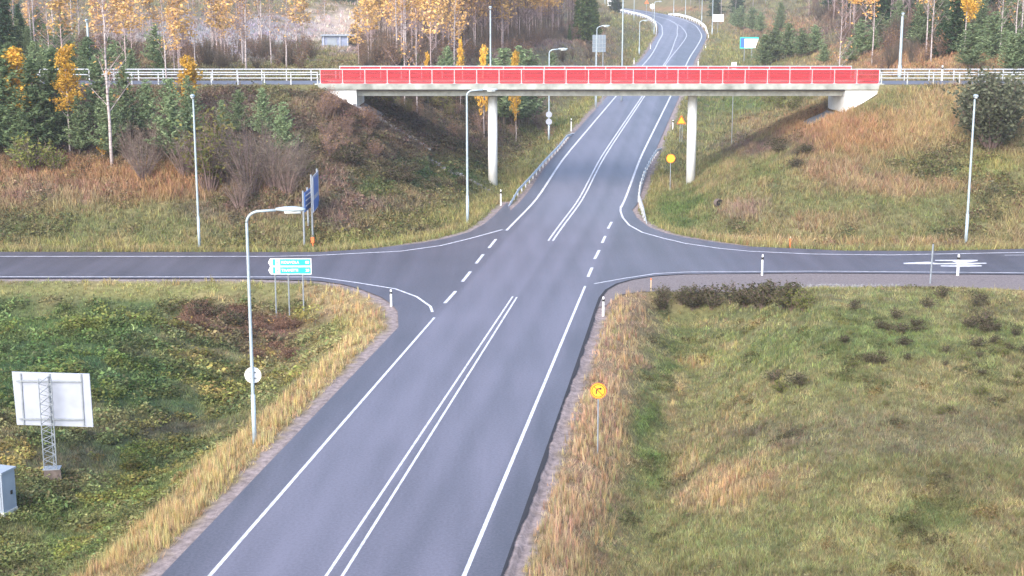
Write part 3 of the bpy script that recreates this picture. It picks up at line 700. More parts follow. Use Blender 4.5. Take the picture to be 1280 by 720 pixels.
# no-U-turn style sign, near right
p = T(747, 567); hh = top_h(p, 488)
e = empty('turn_sign', p, 'yellow round turning sign with orange rim on a thin post in the grass', 'traffic sign', rz=R(-6))
b = MB(); b.tube([(0, 0, -.3), (0, 0, hh+.2)], .032, 8); b.build('post', M['steel'], e)
rr = .325
b = MB(); b.prism([(x, z+hh) for x, z in disc(36, rr)], -.07, -.05); b.build('rim', M['redrim'], e)
b = MB(); b.prism([(x, z+hh) for x, z in disc(36, rr*.93)], -.075, -.0701); b.build('border', M['yellow'], e)
b = MB()
o1 = [(x, z+hh) for x, z in disc(36, rr*.84)]; i1 = [(x, z+hh) for x, z in disc(36, rr*.72)]
b.add([(x, -.078, z) for x, z in o1] + [(x, -.078, z) for x, z in i1], [(i, (i+1) % 36, (i+1) % 36+36, i+36) for i in range(36)]); b.build('ring', M['redrim'], e)
b = MB(); arc = [(-.08, -.13), (-.08, .0), (-.05, .07), (.02, .095), (.08, .095)]
for (x0, z0), (x1, z1) in zip(arc[:-1], arc[1:]):
    t = Vector((x1-x0, z1-z0)).normalized(); n_ = Vector((-t.y, t.x))*.024
    b.add([(x0+n_.x, -.083, z0+n_.y+hh), (x0-n_.x, -.083, z0-n_.y+hh), (x1-n_.x, -.083, z1-n_.y+hh), (x1+n_.x, -.083, z1+n_.y+hh)], [(0, 1, 2, 3)])
b.add([(.07, -.084, hh+.16), (.07, -.084, hh+.03), (.155, -.084, hh+.095)], [(0, 1, 2)]); b.build('arrow', M['black'], e)
b = MB(); b.add([(-.19, -.081, hh+.16), (-.16, -.081, hh+.19), (.19, -.081, hh-.16), (.16, -.081, hh-.19)], [(0, 3, 2, 1)]); b.build('slash', M['redrim'], e)
# yellow disc sign right of road
p = T(837.5, 238); hh = top_h(p, 198); rr = .42
e = empty('disc_sign', p, 'yellow round sign on a thin post left of the right bridge pillar', 'traffic sign')
b = MB(); b.tube([(0, 0, -.3), (0, 0, hh+.2)], .04, 8); b.build('post', M['steel'], e)
b = MB(); b.prism([(x, z+hh) for x, z in disc(30, rr)], -.08, -.06); b.build('plate', M['yellow'], e)
b = MB(); b.add([(x*1.0, -.083, z+hh) for x, z in disc(30, rr)] + [(x*.9, -.083, z*.9+hh) for x, z in disc(30, rr)], [(i, (i+1) % 30, (i+1) % 30+30, i+30) for i in range(30)]); b.build('rim', M['redrim'], e)
# triangle sign
p = T(851, 180); hh = top_h(p, 155); hb = top_h(p, 144.5)
e = empty('warning_sign', p, 'yellow triangular warning sign on two posts beside the right bridge pillar', 'traffic sign')
for x in (-.12, .12):
    b = MB(); b.tube([(x, 0, -.3), (x, 0, hh+.3)], .035, 8); b.build('post', M['steel'], e)
w_ = .52
b = MB(); b.prism([(-w_, hh), (w_, hh), (.04, hb), (-.04, hb)], -.07, -.05); b.build('plate', M['redrim'], e)
b = MB(); b.prism([(-w_*.8, hh+.08), (w_*.8, hh+.08), (0, hb-.13)], -.08, -.071); b.build('face', M['yellow'], e)
# green direction sign
pc = T(361, 396); pl_ = T(345, 384); pr_ = T(379, 399)
dep = pc.y; 
def uX(u, Y, z): return (u-640)/F*(Y*cp - (z-H)*sp)
zt = H + dep*0 ; zt = pc.z + top_h(pc, 323); zb = pc.z + top_h(pc, 343)
xa, xb = uX(335, dep, zt), uX(389, dep, zt)
e = empty('direction_sign', (pc.x, dep, pc.z), 'turquoise green direction sign with arrowhead left ends on three posts', 'direction sign')
for u_, pp in ((344.5, pl_), (361, pc), (379, pr_)):
    x = uX(u_, dep, 0) - pc.x; b = MB(); zg_ = hz(x+pc.x, dep); b.tube([(x, .06, zg_-pc.z-.4), (x, .06, zt-pc.z-.05)], .045, 8); b.build('post', M['steel'], e)
hh = (zt-zb)/2
for k, (tx, num) in enumerate((('KOUVOLA', '80'), ('TAAVETTI', '20'))):
    z1 = zt-pc.z - k*hh; z0 = z1-hh+.01; zm = (z0+z1)/2; x0, x1 = xa-pc.x, xb-pc.x
    b = MB(); b.prism([(x0, zm), (x0+.13, z0), (x1, z0), (x1, z1), (x0+.13, z1)], -.02, .02); po = b.build('panel', M['white'], e)
    b = MB(); b.prism([(x0+.28, z0+.04), (x1-.04, z0+.04), (x1-.04, z1-.04), (x0+.28, z1-.04)], -.026, -.0205); b.build('green_field', M['cyan'], po)
    b = MB(); b.prism([(x0+.44, z0+.06), (x0+.72, z0+.06), (x0+.72, z1-.06), (x0+.44, z1-.06)], -.03, -.0262); b.build('route_badge', M['white'], po)
    text_mesh('6', .28, (x0+.49, -.032, zm), M['cyan'], po)
    text_mesh(tx, .225, (x0+.80, -.03, zm), M['white'], po); text_mesh(num, .225, (x1-.36, -.03, zm), M['white'], po)
# blue route signs seen almost edge on
for (u0, vb0, vt0, vbm, u1, vt1, npost, lb, sw) in [(380.5, 307, 241, 254, 389.5, 236, 3, 'low blue sign on thin posts seen almost edge-on, left of a taller one', 0), (391, 299, 221, 246, 396, 218, 2, 'tall pale-faced blue sign seen almost edge-on, right of a lower one', 1)]:
    a_ = T(u0, vb0); Y0 = a_.y; Y1 = Y0+4.2; h0 = top_h(a_, vt0)
    e = empty('route_sign', a_, lb, 'road sign', 'blue signs at the left side road')
    zt_ = h0; zb_ = top_h(a_, vbm); x1_ = uX(u1, Y1, a_.z+h0) - a_.x; d_ = Vector((x1_, 4.2, 0)); n_ = Vector((d_.y, -d_.x, 0)).normalized()
    zb_ = zt_ - (1.45 if not sw else 2.7)
    for k in range(npost):
        f = k/(npost-1); b = MB(); q = d_*f; b.tube([(q.x, q.y, hz(a_.x+q.x, a_.y+q.y)-a_.z-.3), (q.x, q.y, zt_+.15)], .075, 8); b.build('post', M['steel'], e)
    def slab(t0, t1, z0, z1, o0, o1, m_, nm, par):
        b = MB(); vs = []
        for f in (t0, t1):
            for o_ in (o0, o1):
                for z in (z0, z1): q = d_*f + n_*o_; vs.append((q.x, q.y, z))
        b.add(vs, [(0, 1, 3, 2), (4, 6, 7, 5), (0, 4, 5, 1), (2, 3, 7, 6), (0, 2, 6, 4), (1, 5, 7, 3)]); return b.build(nm, m_, par)
    pnl = slab(0, 1, zb_, zt_, .08, .12, M['blue'] if not sw else M['signback'], 'panel', e)
    if sw:
        slab(.05, .95, zb_+.1, zb_+.9, .121, .13, M['blue'], 'blue_band', pnl); slab(.15, .85, zb_+1.2, zt_-.2, .121, .13, M['blue'], 'blue_symbol', pnl)
    else:
        for z in (.35, .75, 1.1): slab(.1, .85, zb_+z, zb_+z+.1, .121, .13, M['white'], 'text_line', pnl)
# large board on lattice mast
p = T(66, 598); hb = top_h(p, 536); ht = top_h(p, 467.5)
e = empty('information_board', p, 'white rectangular board seen from behind on a steel lattice mast', 'information board', rz=R(-2))
f_ = MB(); f_.tube([(0, 0, -.5), (0, 0, .42)], [.5, .44], 4); fo = f_.build('foundation', M['oldconc'], e); fo.rotation_euler.z = R(20)
f_ = MB(); f_.box((0, 0, .435), (.66, .5, .03), rot=R(10)); f_.build('base_plate', M['steel'], e)
L_ = MB(); a_ = .25; zz0, zz1 = .44, ht-.15
cr_ = [(-a_, -.18), (a_, -.18), (0, .2)]
for x, y in cr_: L_.tube([(x, y, zz0), (x, y, zz1)], .024, 6)
nb_ = 9
for i in range(nb_):
    z0 = zz0+(zz1-zz0)*i/nb_; z1 = zz0+(zz1-zz0)*(i+1)/nb_; zm = (z0+z1)/2
    for (ax, ay), (bx, by) in zip(cr_, cr_[1:]+cr_[:1]):
        L_.tube([(ax, ay, z0), (bx, by, zm)], .014, 4); L_.tube([(bx, by, zm), (ax, ay, z1)], .014, 4)
L_.build('lattice_mast', M['steel'], e)
dpx = lambda n_: n_*p.y/F*1.04
x0, x1 = -dpx(46), dpx(52)
b = MB(); b.add([(x0-.02, .30, ht), (x1-.03, .30, ht-.06), (x1, .30, hb+.02-.02), (x0+.04, .30, hb+.06), (x0-.02, .35, ht), (x1-.03, .35, ht-.06), (x1, .35, hb), (x0+.04, .35, hb+.06)],
    [(0, 3, 2, 1), (4, 5, 6, 7), (0, 1, 5, 4), (1, 2, 6, 5), (2, 3, 7, 6), (3, 0, 4, 7)]); b.build('panel', M['signback'], e)
for x in (x0+.33, .02, x1-.36):
    b = MB(); b.box((x, .275, (ht+hb)/2), (.06, .045, ht-hb-.12)); b.build('stiffener', M['steel'], e)
for z in (hb+.32, ht-.36):
    b = MB(); b.box((0, .235, z), (x1-x0-.5, .03, .05)); b.build('crossbar', M['steel'], e)
# cabinet
p = T(4, 640)
e = empty('control_cabinet', (p.x, p.y, p.z), 'blue-grey metal roadside cabinet at the lower left edge of the photo', 'cabinet', rz=R(-18))
ht = top_h(p, 588); wd = 1.15
b = MB(); b.box((-.25, 0, ht/2), (wd, .75, ht-.02)); b.build('body', M['cabinet'], e)
b = MB(); b.box((-.25, 0, ht+.03), (wd+.1, .85, .07)); b.build('roof', M['cabinet'], e)
b = MB(); b.box((-.25, 0, .0), (wd+.06, .8, .25)); b.build('plinth', M['concrete'], e)
b = MB(); b.box((-.25, -.385, ht/2+.05), (wd-.14, .02, ht-.35)); d_ = b.build('door', M['cabinet'], e)
b = MB(); b.box((wd/2-.38, -.405, ht*.5), (.06, .03, .12)); b.build('handle', M['black'], d_)
b = MB(); b.box((wd/2-.235, .12, ht*.48), (.02, .1, .14)); b.build('lock', M['black'], e)
# grey board behind the bridge
q = at(748, 200); hT = top_h(q, 43.5); hB = top_h(q, 65); w_ = 16.5*200/F
e = empty('gridded_board', q, 'pale grey gridded board seen from behind beyond the red bridge', 'information board')
for x in (-w_*.25, w_*.3):
    b = MB(); b.tube([(x, .08, -.3), (x, .08, hT-.1)], .07, 8); b.build('post', M['steel'], e)
b = MB(); b.box((0, 0, (hT+hB)/2), (w_, .05, hT-hB)); b.build('panel', M['greyboard'], e)
for k in range(1, 4):
    b = MB(); b.box((-w_/2+w_*k/4, -.05, (hT+hB)/2), (.07, .04, hT-hB)); b.build('rib', M['steel'], e)
    b = MB(); b.box((0, -.075, hB+(hT-hB)*k/4), (w_, .04, .07)); b.build('crossbar', M['steel'], e)
# blue-and-white sign and white sign, far right of the road
q = T(936, 74); Yq = q.y
def board(name, q, ua, ub, va, vb, label, m_, band=None, posts=(-.3, .3), slant=0):
    hT = top_h(q, va); hB = top_h(q, vb); k = q.y/F; x0, x1 = (ua-(ua+ub)/2)*k, (ub-(ua+ub)/2)*k
    e = empty(name, q, label, 'road sign')
    for f in posts:
        b = MB(); b.tube([(x1*f, .08, -.4), (x1*f, .08, hT-.15)], .07, 8); b.build('post', M['steel'], e)
    b = MB(); b.prism([(x0, hB), (x1-slant, hB), (x1, hT-.3), (x1, hT), (x0, hT)], -.03, .03); po = b.build('panel', m_, e)
    if band: 
        b = MB(); b.prism([(x0+.1, hB+.15), (x0+(x1-x0)*.28, hB+.15), (x0+(x1-x0)*.28, hT-.15), (x0+.1, hT-.15)], -.04, -.031); b.build('coloured_band', band, po)
    return e
board('exit_sign', q, 925, 948, 46.5, 60.5, 'turquoise and white direction sign on two posts right of the road', M['cyan'], M['blue'], (-.5, .3), .8)
e = bpy.data.objects['exit_sign']; k = q.y/F; hT = top_h(q, 48.5); hB = top_h(q, 60)
b = MB(); b.prism([(-6*k, hB), (7.5*k, hB), (11*k, hT), (-6*k, hT)], -.05, -.042); b.build('white_field', M['white'], e)
q = at(897, 420); board('small_board', q, 890.5, 904.5, 18, 27, 'small white sign on an orange post near the far bend', M['white'], None, (0,))
q = at(766, 575); board('small_board', q, 761, 774, -2, 7, 'rounded white sign at the top of the picture left of the road', M['white'], None, (-.6,))
q = at(914.5, 160); e = round_plate('small_plate', .01, 'small white plate on a post just behind the red railing', 'sign', q, M['white'])
hq = top_h(q, 82); b = MB(); b.tube([(0, .05, -.3), (0, .05, hq+.3)], .04, 8); b.build('post', M['steel'], e); b = MB(); b.box((0, 0, hq), (.55, .03, .75)); b.build('face', M['white'], e)
q = at(815, 420); e = empty('round_sign', q, 'distant round white sign on a post inside the far bend', 'sign'); hq = top_h(q, 8)
b = MB(); b.tube([(0, .05, -.3), (0, .05, hq)], .09, 8); b.build('post', M['steel'], e); b = MB(); b.prism([(x, z+hq) for x, z in disc(20, .75)], -.05, 0); b.build('plate', M['white'], e)
q = at(808, 520); e = empty('small_sign', q, 'tiny orange sign with a yellow centre beyond the far bend', 'sign'); hq = top_h(q, 3)
b = MB(); b.tube([(0, .05, -.3), (0, .05, hq)], .08, 8); b.build('post', M['steel'], e); b = MB(); b.prism([(x, z+hq) for x, z in disc(3, .9, R(90))], -.05, 0); b.build('plate', M['orange'], e)

# ------------------------------------------------------------------ delineator posts
def delineator(p, hgt, label, big=False):
    e = empty('delineator_post', p, label, 'marker post', 'white roadside marker posts')
    w_ = .12 if not big else .16
    b = MB(); b.tube([(0, 0, -.2), (0, 0, hgt*.78), (0, 0, hgt)], [w_/2*1.15, w_/2, w_/2*.8], 8); b.build('post', M['white'], e)
    b = MB(); b.tube([(0, 0, hgt*.76), (0, 0, hgt*.88)], w_/2*1.2, 8); b.build('band', M['black'], e)
    return e
for (u_, vb_, vt_, lb) in [(489, 383, 362, 'white marker post at the rounded left corner of the junction'), (626, 257, 237, 'white marker post at the start of the left crash barrier'), (714, 164, 148, 'white marker post at the far end of the left crash barrier'),
        (754, 395, 371, 'white marker post at the near right corner of the junction'), (952.5, 345, 318, 'white marker post on the gravel south of the right side road'), (1197, 345, 318, 'white marker post in front of the painted lane arrow'),
        (841, 162, 150, 'white marker post left of the yellow triangle sign')]:
    p = T(u_, vb_); delineator(p, top_h(p, vt_), lb, u_ > 1100)
for u_, v_, lb in [(792.5, 80, 'first small white post left of the road beyond the bridge'), (813, 61, 'second small white post left of the road beyond the bridge'), (872.7, 81, 'first small white post right of the road beyond the bridge'), (882, 62, 'second small white post right of the road beyond the bridge'), (885.5, 48, 'farthest small white post right of the road beyond the bridge')]:
    Y = float(np.interp(v_, [44, 61, 81], [395, 325, 268])); p = at(u_, Y); delineator(p, 1.15, lb, True)
p = Vector((uX(1176, YF, UPZ), YF-.3, UPZ)); e = delineator(p, 1.5, 'white block-topped post at the right upper-road railing', True)
# culvert marker sticks
p = T(391, 309); e = empty('marker_stick', p, 'short orange marker at the foot of the blue signs', 'marker'); b = MB(); b.box((0, 0, .3), (.09, .09, .9)); b.build('stake', M['orange'], e); b = MB(); b.box((0, -.01, .55), (.24, .12, .4)); b.build('cap', M['orange'], e)
p = T(987.5, 310); e = empty('marker_stick', p, 'thin orange stick at the verge right of the culvert', 'marker'); b = MB(); b.box((0, 0, .35), (.07, .07, 1.0)); b.build('stake', M['orange'], e); b = MB(); b.box((0, 0, .8), (.09, .09, .12)); b.build('cap', M['wood'], e)
p = T(813.5, 364); e = empty('marker_stick', p, 'thin wooden stake in the gravel at the near right corner', 'marker'); b = MB(); b.box((0, 0, .3), (.07, .07, .9)); b.build('stake', M['wood'], e); b = MB(); b.box((0, 0, .76), (.08, .08, .1)); b.build('cap', M['orange'], e)
p = T(1162.5, 355); hh = top_h(p, 305); e = empty('sign_post', p, 'bare grey steel post on the gravel beside the lane arrow', 'post'); b = MB(); b.tube([(0, 0, -.3), (.06, 0, hh)], .055, 8); b.build('tube', M['steel'], e); b = MB(); b.tube([(.06, 0, hh), (.06, 0, hh+.04)], .06, 8); b.build('cap', M['dark'], e)
# culvert pipe
p = T(899, 257) - Vector((0, 0, .12)); e = empty('culvert', p, 'dark round culvert mouth in the slope right of the bridge pillar', 'culvert', rz=R(20))
b = MB(); n_ = 20; vs = []
for y_, r in ((-.12, .36), (-.12, .32), (.35, .32), (.35, .36)):
    vs += [(r*math.cos(2*math.pi*k/n_), y_, .3+r*math.sin(2*math.pi*k/n_)) for k in range(n_)]
b.add(vs, [(i*n_+k, i*n_+(k+1) % n_, ((i+1) % 4)*n_+(k+1) % n_, ((i+1) % 4)*n_+k) for i in range(4) for k in range(n_)]); b.build('pipe', M['oldconc'], e)
b = MB(); b.prism([(x, z+.3) for x, z in disc(20, .315)], -.04, .0); b.build('pipe_shade_disc', M['dark'], e)  # black disc paints the shade inside the pipe mouth

# ------------------------------------------------------------------ shed on the sandy mound
q = at(424, 245); k = 245/F; hT = top_h(q, 43.5); hB = 0
e = empty('shed', q, 'small blue-grey flat-roofed shed beyond the left end of the bridge', 'shed')
w_ = 43*k
b = MB(); b.box((-w_*.12, 2, hT/2-.2), (w_*.75, 4, hT)); b.build('wall', M['shed'], e)
b = MB(); b.box((w_*.36, 2.2, hT/2-.2), (w_*.2, 3.4, hT-.05)); b.build('annex', M['black'], e)
b = MB(); b.box((0, 1.9, hT-.1), (w_*1.04, 4.6, .22)); b.build('roof', M['cabinet'], e)
b = MB(); b.box((-w_*.2, -.03, hT*.42), (1.6, .06, hT*.7)); b.build('door', M['cabinet'], e)
for x in (.03, -.44, .25):
    b = MB(); b.box((w_*x, -.08, hT/2), (.22, .14, hT)); b.build('pillar', M['signback'], e)

# ------------------------------------------------------------------ grass and undergrowth
def scatter(n_, ylo, yhi, pw, tmax=.46):
    U = rng.random(n_)
    if pw == 0: Y = ylo + (yhi-ylo)*U
    else: Y = (ylo**(-pw) + U*(yhi**(-pw)-ylo**(-pw)))**(-1/pw)
    X = (rng.random(n_)*2-1)*tmax*(Y+4)
    z, d = height(X, Y, True)
    gi = inside(X, Y, gravel_poly) & (Y < 100)
    ok = (d > .55 + .5*rng.random(n_)) & ~gi
    ok &= ~((Y > UPY0-.4) & (Y < UPY1+.4) & ((X < -13.5) | (X > 30)))
    ok &= ~((Y > 131) & (Y < 136) & (((X > -14.2) & (X < -12.2)) | ((X > 27.6) & (X < 30.5))))
    return X[ok], Y[ok], z[ok], d[ok]
def blades(name, X, Y, Z, cols, hts, nb, spread, wid, lean, label, top=1.25, curl=0):
    n_ = len(X); N = n_*nb
    a = rng.random((n_, nb))*2*np.pi; r = spread[:, None]*np.sqrt(rng.random((n_, nb)))
    bx = X[:, None] + r*np.cos(a*1.7+1); by = Y[:, None] + r*np.sin(a*1.7+1)
    h_ = hts[:, None]*(.55+.75*rng.random((n_, nb))); ln = lean*h_*(.3+rng.random((n_, nb)))
    tx = bx + ln*np.cos(a) ; ty = by + ln*np.sin(a); tz = Z[:, None] + h_
    w = wid[:, None]*(.6+.8*rng.random((n_, nb))); wa = rng.random((n_, nb))*np.pi
    z0 = np.broadcast_to(Z[:, None]-.05, (n_, nb))
    v = np.stack([np.stack([bx-w*np.cos(wa), by-w*np.sin(wa), z0], -1), np.stack([bx+w*np.cos(wa), by+w*np.sin(wa), z0], -1), np.stack([tx, ty, tz], -1)], 2).reshape(-1, 3)
    vary = (.72+.56*rng.random((n_, nb)))[..., None]
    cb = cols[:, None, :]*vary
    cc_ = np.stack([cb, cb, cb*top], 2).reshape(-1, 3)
    o = np_mesh(name, v, np.arange(len(v)), 3, M['blade'], np.clip(cc_, 0, .8))
    return tag(o, label, kind='stuff')
def leaves(name, X, Y, Z, cols, size, nl, label, hk=.8):
    n_ = len(X); a = rng.random((n_, nl))*2*np.pi; r = size[:, None]*np.sqrt(rng.random((n_, nl)))
    px = X[:, None]+r*np.cos(a); py = Y[:, None]+r*np.sin(a); pz = Z[:, None] + size[:, None]*hk*rng.random((n_, nl))*(1.1-(r/size[:, None])**2)
    ls = size[:, None]*(.11+.14*rng.random((n_, nl)))
    P = np.stack([px, py, pz], -1)
    d1 = rng.normal(size=(n_, nl, 3)); d1[..., 2] *= .45; d1 /= np.linalg.norm(d1, axis=-1, keepdims=True)
    d2 = np.cross(d1, rng.normal(size=(n_, nl, 3))*np.array((.6, .6, 1.4)) + np.array((0, 0, .6))); d2 /= np.linalg.norm(d2, axis=-1, keepdims=True)
    l = ls[..., None]
    v = np.stack([P-d1*l, P+d2*l*.55, P+d1*l, P-d2*l*.55], 2).reshape(-1, 3)
    cb = cols[:, None, :]*(.6+.8*rng.random((n_, nl)))[..., None]
    cc_ = np.repeat(cb[:, :, None, :], 4, 2).reshape(-1, 3)
    return tag(np_mesh(name, v, np.arange(len(v)), 4, M['blade'], np.clip(cc_, 0, .8)), label, kind='stuff')
def jcol(c, s=.12):
    return c*(1 + (rng.random((len(c), 1))-.5)*2*s + (rng.random((len(c), 3))-.5)*s)
# near
X, Y, Z, d = scatter(150000, 34, 100, 1.1)
col = jcol(zone(X, Y, Z, d), .3)
sc_ = np.clip(Y/60, .7, 1.5)
spk = (1.18 + .55*(vnoise(X, Y, .35, 83)-.5) + .6*(vnoise(X, Y, .8, 84)-.5))[:, None]
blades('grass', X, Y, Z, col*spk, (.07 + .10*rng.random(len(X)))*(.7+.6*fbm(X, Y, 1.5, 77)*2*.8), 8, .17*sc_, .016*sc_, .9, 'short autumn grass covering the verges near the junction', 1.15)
X, Y, Z, d = scatter(130000, 34, 100, 1.1)
zc = zone(X, Y, Z, d); dryp = sst(.115, .2, zc[:, 0]-zc[:, 1]*.5)*sst(.42, .62, vnoise(X, Y, .8, 87)*.6+fbm(X, Y, 2.2, 88)*.4+.12*(d < 3))
ok = rng.random(len(X)) < dryp*.75; X, Y, Z, d, zc = X[ok], Y[ok], Z[ok], d[ok], zc[ok]
sc_ = np.clip(Y/60, .7, 1.5)
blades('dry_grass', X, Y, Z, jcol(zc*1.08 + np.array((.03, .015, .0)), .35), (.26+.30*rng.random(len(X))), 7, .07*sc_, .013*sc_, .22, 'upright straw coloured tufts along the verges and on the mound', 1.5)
# slopes
X, Y, Z, d = scatter(95000, 98, 142, 0)
col = jcol(zone(X, Y, Z, d), .28); dry = sst(.10, .2, col[:, 0]-col[:, 1]*.45)
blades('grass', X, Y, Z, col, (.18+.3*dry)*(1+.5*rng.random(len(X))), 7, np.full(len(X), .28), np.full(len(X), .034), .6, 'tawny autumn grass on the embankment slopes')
X, Y, Z, d = scatter(52000, 142, 560, .7)
col = jcol(zone(X, Y, Z, d), .25)
blades('grass', X, Y, Z, col, .35*(1+.5*rng.random(len(X)))*np.clip(Y/200, 1, 2), 6, .5*np.clip(Y/200, 1, 3), .07*np.clip(Y/200, 1, 3), .7, 'grass on the far slopes beyond the bridge')
# leafy weeds
X, Y, Z, d = scatter(85000, 34, 96, 1.1)
lefty = (X < xc(Y)); nz = fbm(X, Y, 3, 91)
ok = (d > 3.2) & ((lefty & (nz > .33) & (vnoise(X, Y, 1.1, 98)*.6+vnoise(X, Y, .5, 99)*.4 > .42)) | (~lefty & (nz > .52) & (vnoise(X, Y, .9, 97) > .62)))
X, Y, Z, d, lf = X[ok], Y[ok], Z[ok], d[ok], lefty[ok]
col = zone(X, Y, Z, d, 0); col = jcol(np.where(lf[:, None], col*.75 + np.array((.17, .20, .07))*.32, col*.62+np.array((.06, .055, .04))*.3), .3)
col = col*(.55 + .95*vnoise(X, Y, .7, 101))[:, None]*np.where((vnoise(X, Y, 1.6, 102) > .68)[:, None], np.array((1.22, 1.06, .85)), 1)
leaves('undergrowth', X, Y, Z, col, (.2+.26*rng.random(len(X)))*np.clip(Y/60, .8, 1.4)*np.where(lf, .65+.75*vnoise(X, Y, .7, 103), .6), 30, 'low leafy weeds among the grass beside the junction')
X, Y, Z, d = scatter(60000, 103, 185, .4)
u_, v_ = proj(X, Y, Z); nz = fbm(X, Y, 4, 95)
dark = ((u_ > 385) & (u_ < 680) & (d > 4)) | ((u_ < 385) & (v_ < 215)) | ((u_ > 900) & (nz > .6)) | ((nz > .55) & (u_ < 385))
ok = dark & (d > 2.2); X, Y, Z, d = X[ok], Y[ok], Z[ok], d[ok]
col = jcol(zone(X, Y, Z, d)*.75 + np.array((.05, .045, .03))*.25, .4)
leaves('undergrowth', X, Y, Z, col, .32+.4*rng.random(len(X)), 20, 'brown and green scrub undergrowth on the bridge slopes')

# ------------------------------------------------------------------ trees
def leafquads(P, size, cols, flat=.6, elong=.55, rg=None):
    rg = rg or rng; n_ = len(P)
    d1 = rg.normal(size=(n_, 3)); d1[:, 2] *= flat; d1 /= np.linalg.norm(d1, axis=1, keepdims=True)
    d2 = np.cross(d1, rg.normal(size=(n_, 3))); d2 /= np.linalg.norm(d2, axis=1, keepdims=True)
    l = size[:, None]
    v = np.stack([P-d1*l, P+d2*l*elong, P+d1*l, P-d2*l*elong], 1).reshape(-1, 3)
    return v, np.repeat(cols, 4, 0)
def mesh_mix(name, parts):
    """parts: list of (verts, faces(list of tuples) or nper int, cols, material)"""
    V = []; Fc = []; mi = []; Cc = []; mats = []; off = 0
    for k, (v, f, c, m_) in enumerate(parts):
        v = np.asarray(v).reshape(-1, 3)
        if isinstance(f, int): f = np.arange(len(v)).reshape(-1, f)
        f = [tuple(int(q)+off for q in t) for t in (f.tolist() if hasattr(f, 'tolist') else f)]
        V.append(v); Fc += f; mi += [k]*len(f); Cc.append(np.broadcast_to(np.asarray(c, float), (len(v), 3))); mats.append(m_); off += len(v)
    me = bpy.data.meshes.new(name); me.from_pydata(np.concatenate(V).tolist(), [], Fc)
    for m_ in mats: me.materials.append(m_)
    me.polygons.foreach_set('material_index', mi)
    a_ = me.color_attributes.new('Col', 'FLOAT_COLOR', 'POINT'); c4 = np.ones((off, 4), np.float32); c4[:, :3] = np.concatenate(Cc); a_.data.foreach_set('color', c4.ravel())
    me.update(); return me
def birch(seed, h, lc, leafy, lsz=.16, crown_lo=.35, spread=.16, twc=(.25, .17, .16), ntw=220, lhi=0.0, tk=.0085, bk='birchbark'):
    rg = np.random.default_rng(seed); r = random.Random(seed)
    t = MB(); bend = r.uniform(-.03, .03)*h; pts = [(bend*(k/8)**2 + r.uniform(-.03, .03), r.uniform(-.03, .03), h*k/8 - (.3 if k == 0 else 0)) for k in range(9)]
    t.tube(pts, [h*tk*(1-k/8.6)+.012 for k in range(9)], 6)
    tips = []
    nl = 20
    for i in range(nl):
        f = crown_lo + (.97-crown_lo)*i/nl; k = f*8; a_ = Vector(pts[int(k)]).lerp(Vector(pts[min(int(k)+1, 8)]), k-int(k))
        w = r.uniform(0, 6.28); ln = h*spread*(1.15-f)*r.uniform(.7, 1.3)*1.4
        e1 = a_ + Vector((math.cos(w)*ln*.6, math.sin(w)*ln*.6, ln*.7)); e2 = e1 + Vector((math.cos(w)*ln*.35, math.sin(w)*ln*.35, ln*.4))
        t.tube([a_, e1, e2], [h*.0028*(1.2-f)+.006, h*.0014+.004, .004], 3, cap=False)
        tips += [(a_, e1, e2)]*3
    # twigs
    tv = []
    P = []
    for i in range(ntw):
        a_, e1, e2 = r.choice(tips); s_ = a_.lerp(e1, r.uniform(.3, 1)) if r.random() < .55 else e1.lerp(e2, r.random())
        dv = Vector((r.gauss(0, 1), r.gauss(0, 1), r.uniform(-.2, 1.3))).normalized()*h*.05*r.uniform(.5, 1.6); e_ = s_+dv; n_ = dv.cross(Vector((r.gauss(0, 1), r.gauss(0, 1), r.gauss(0, 1)))).normalized()*(.010+h*.0009)
        tv += [s_-n_, s_+n_, e_]; P += [s_.lerp(e_, .5), e_, e_]
    P = np.array([tuple(q) for q in P]); parts = [([tuple(q) for q in tv], 3, twc, M['leaf'])]
    n_ = int(len(P)*leafy)
    if n_:
        idx_ = rg.integers(0, len(P), n_); Q = P[idx_] + rg.normal(size=(n_, 3))*h*.012
        Q = Q[Q[:, 2] > h*lhi]; n_ = len(Q)
        cols = np.array(lc)*(.65+.7*rg.random((n_, 1)))*(1+.12*(rg.random((n_, 3))-.5)); v, c = leafquads(Q, lsz*(.6+.8*rg.random(n_)), np.clip(cols, 0, .9), rg=rg)
        parts.append((v, 4, c, M['leaf']))
    tm = t.build('trunk', M[bk], None, True); me = tm.data; bpy.data.objects.remove(tm)
    return me, mesh_mix('crown', parts), h
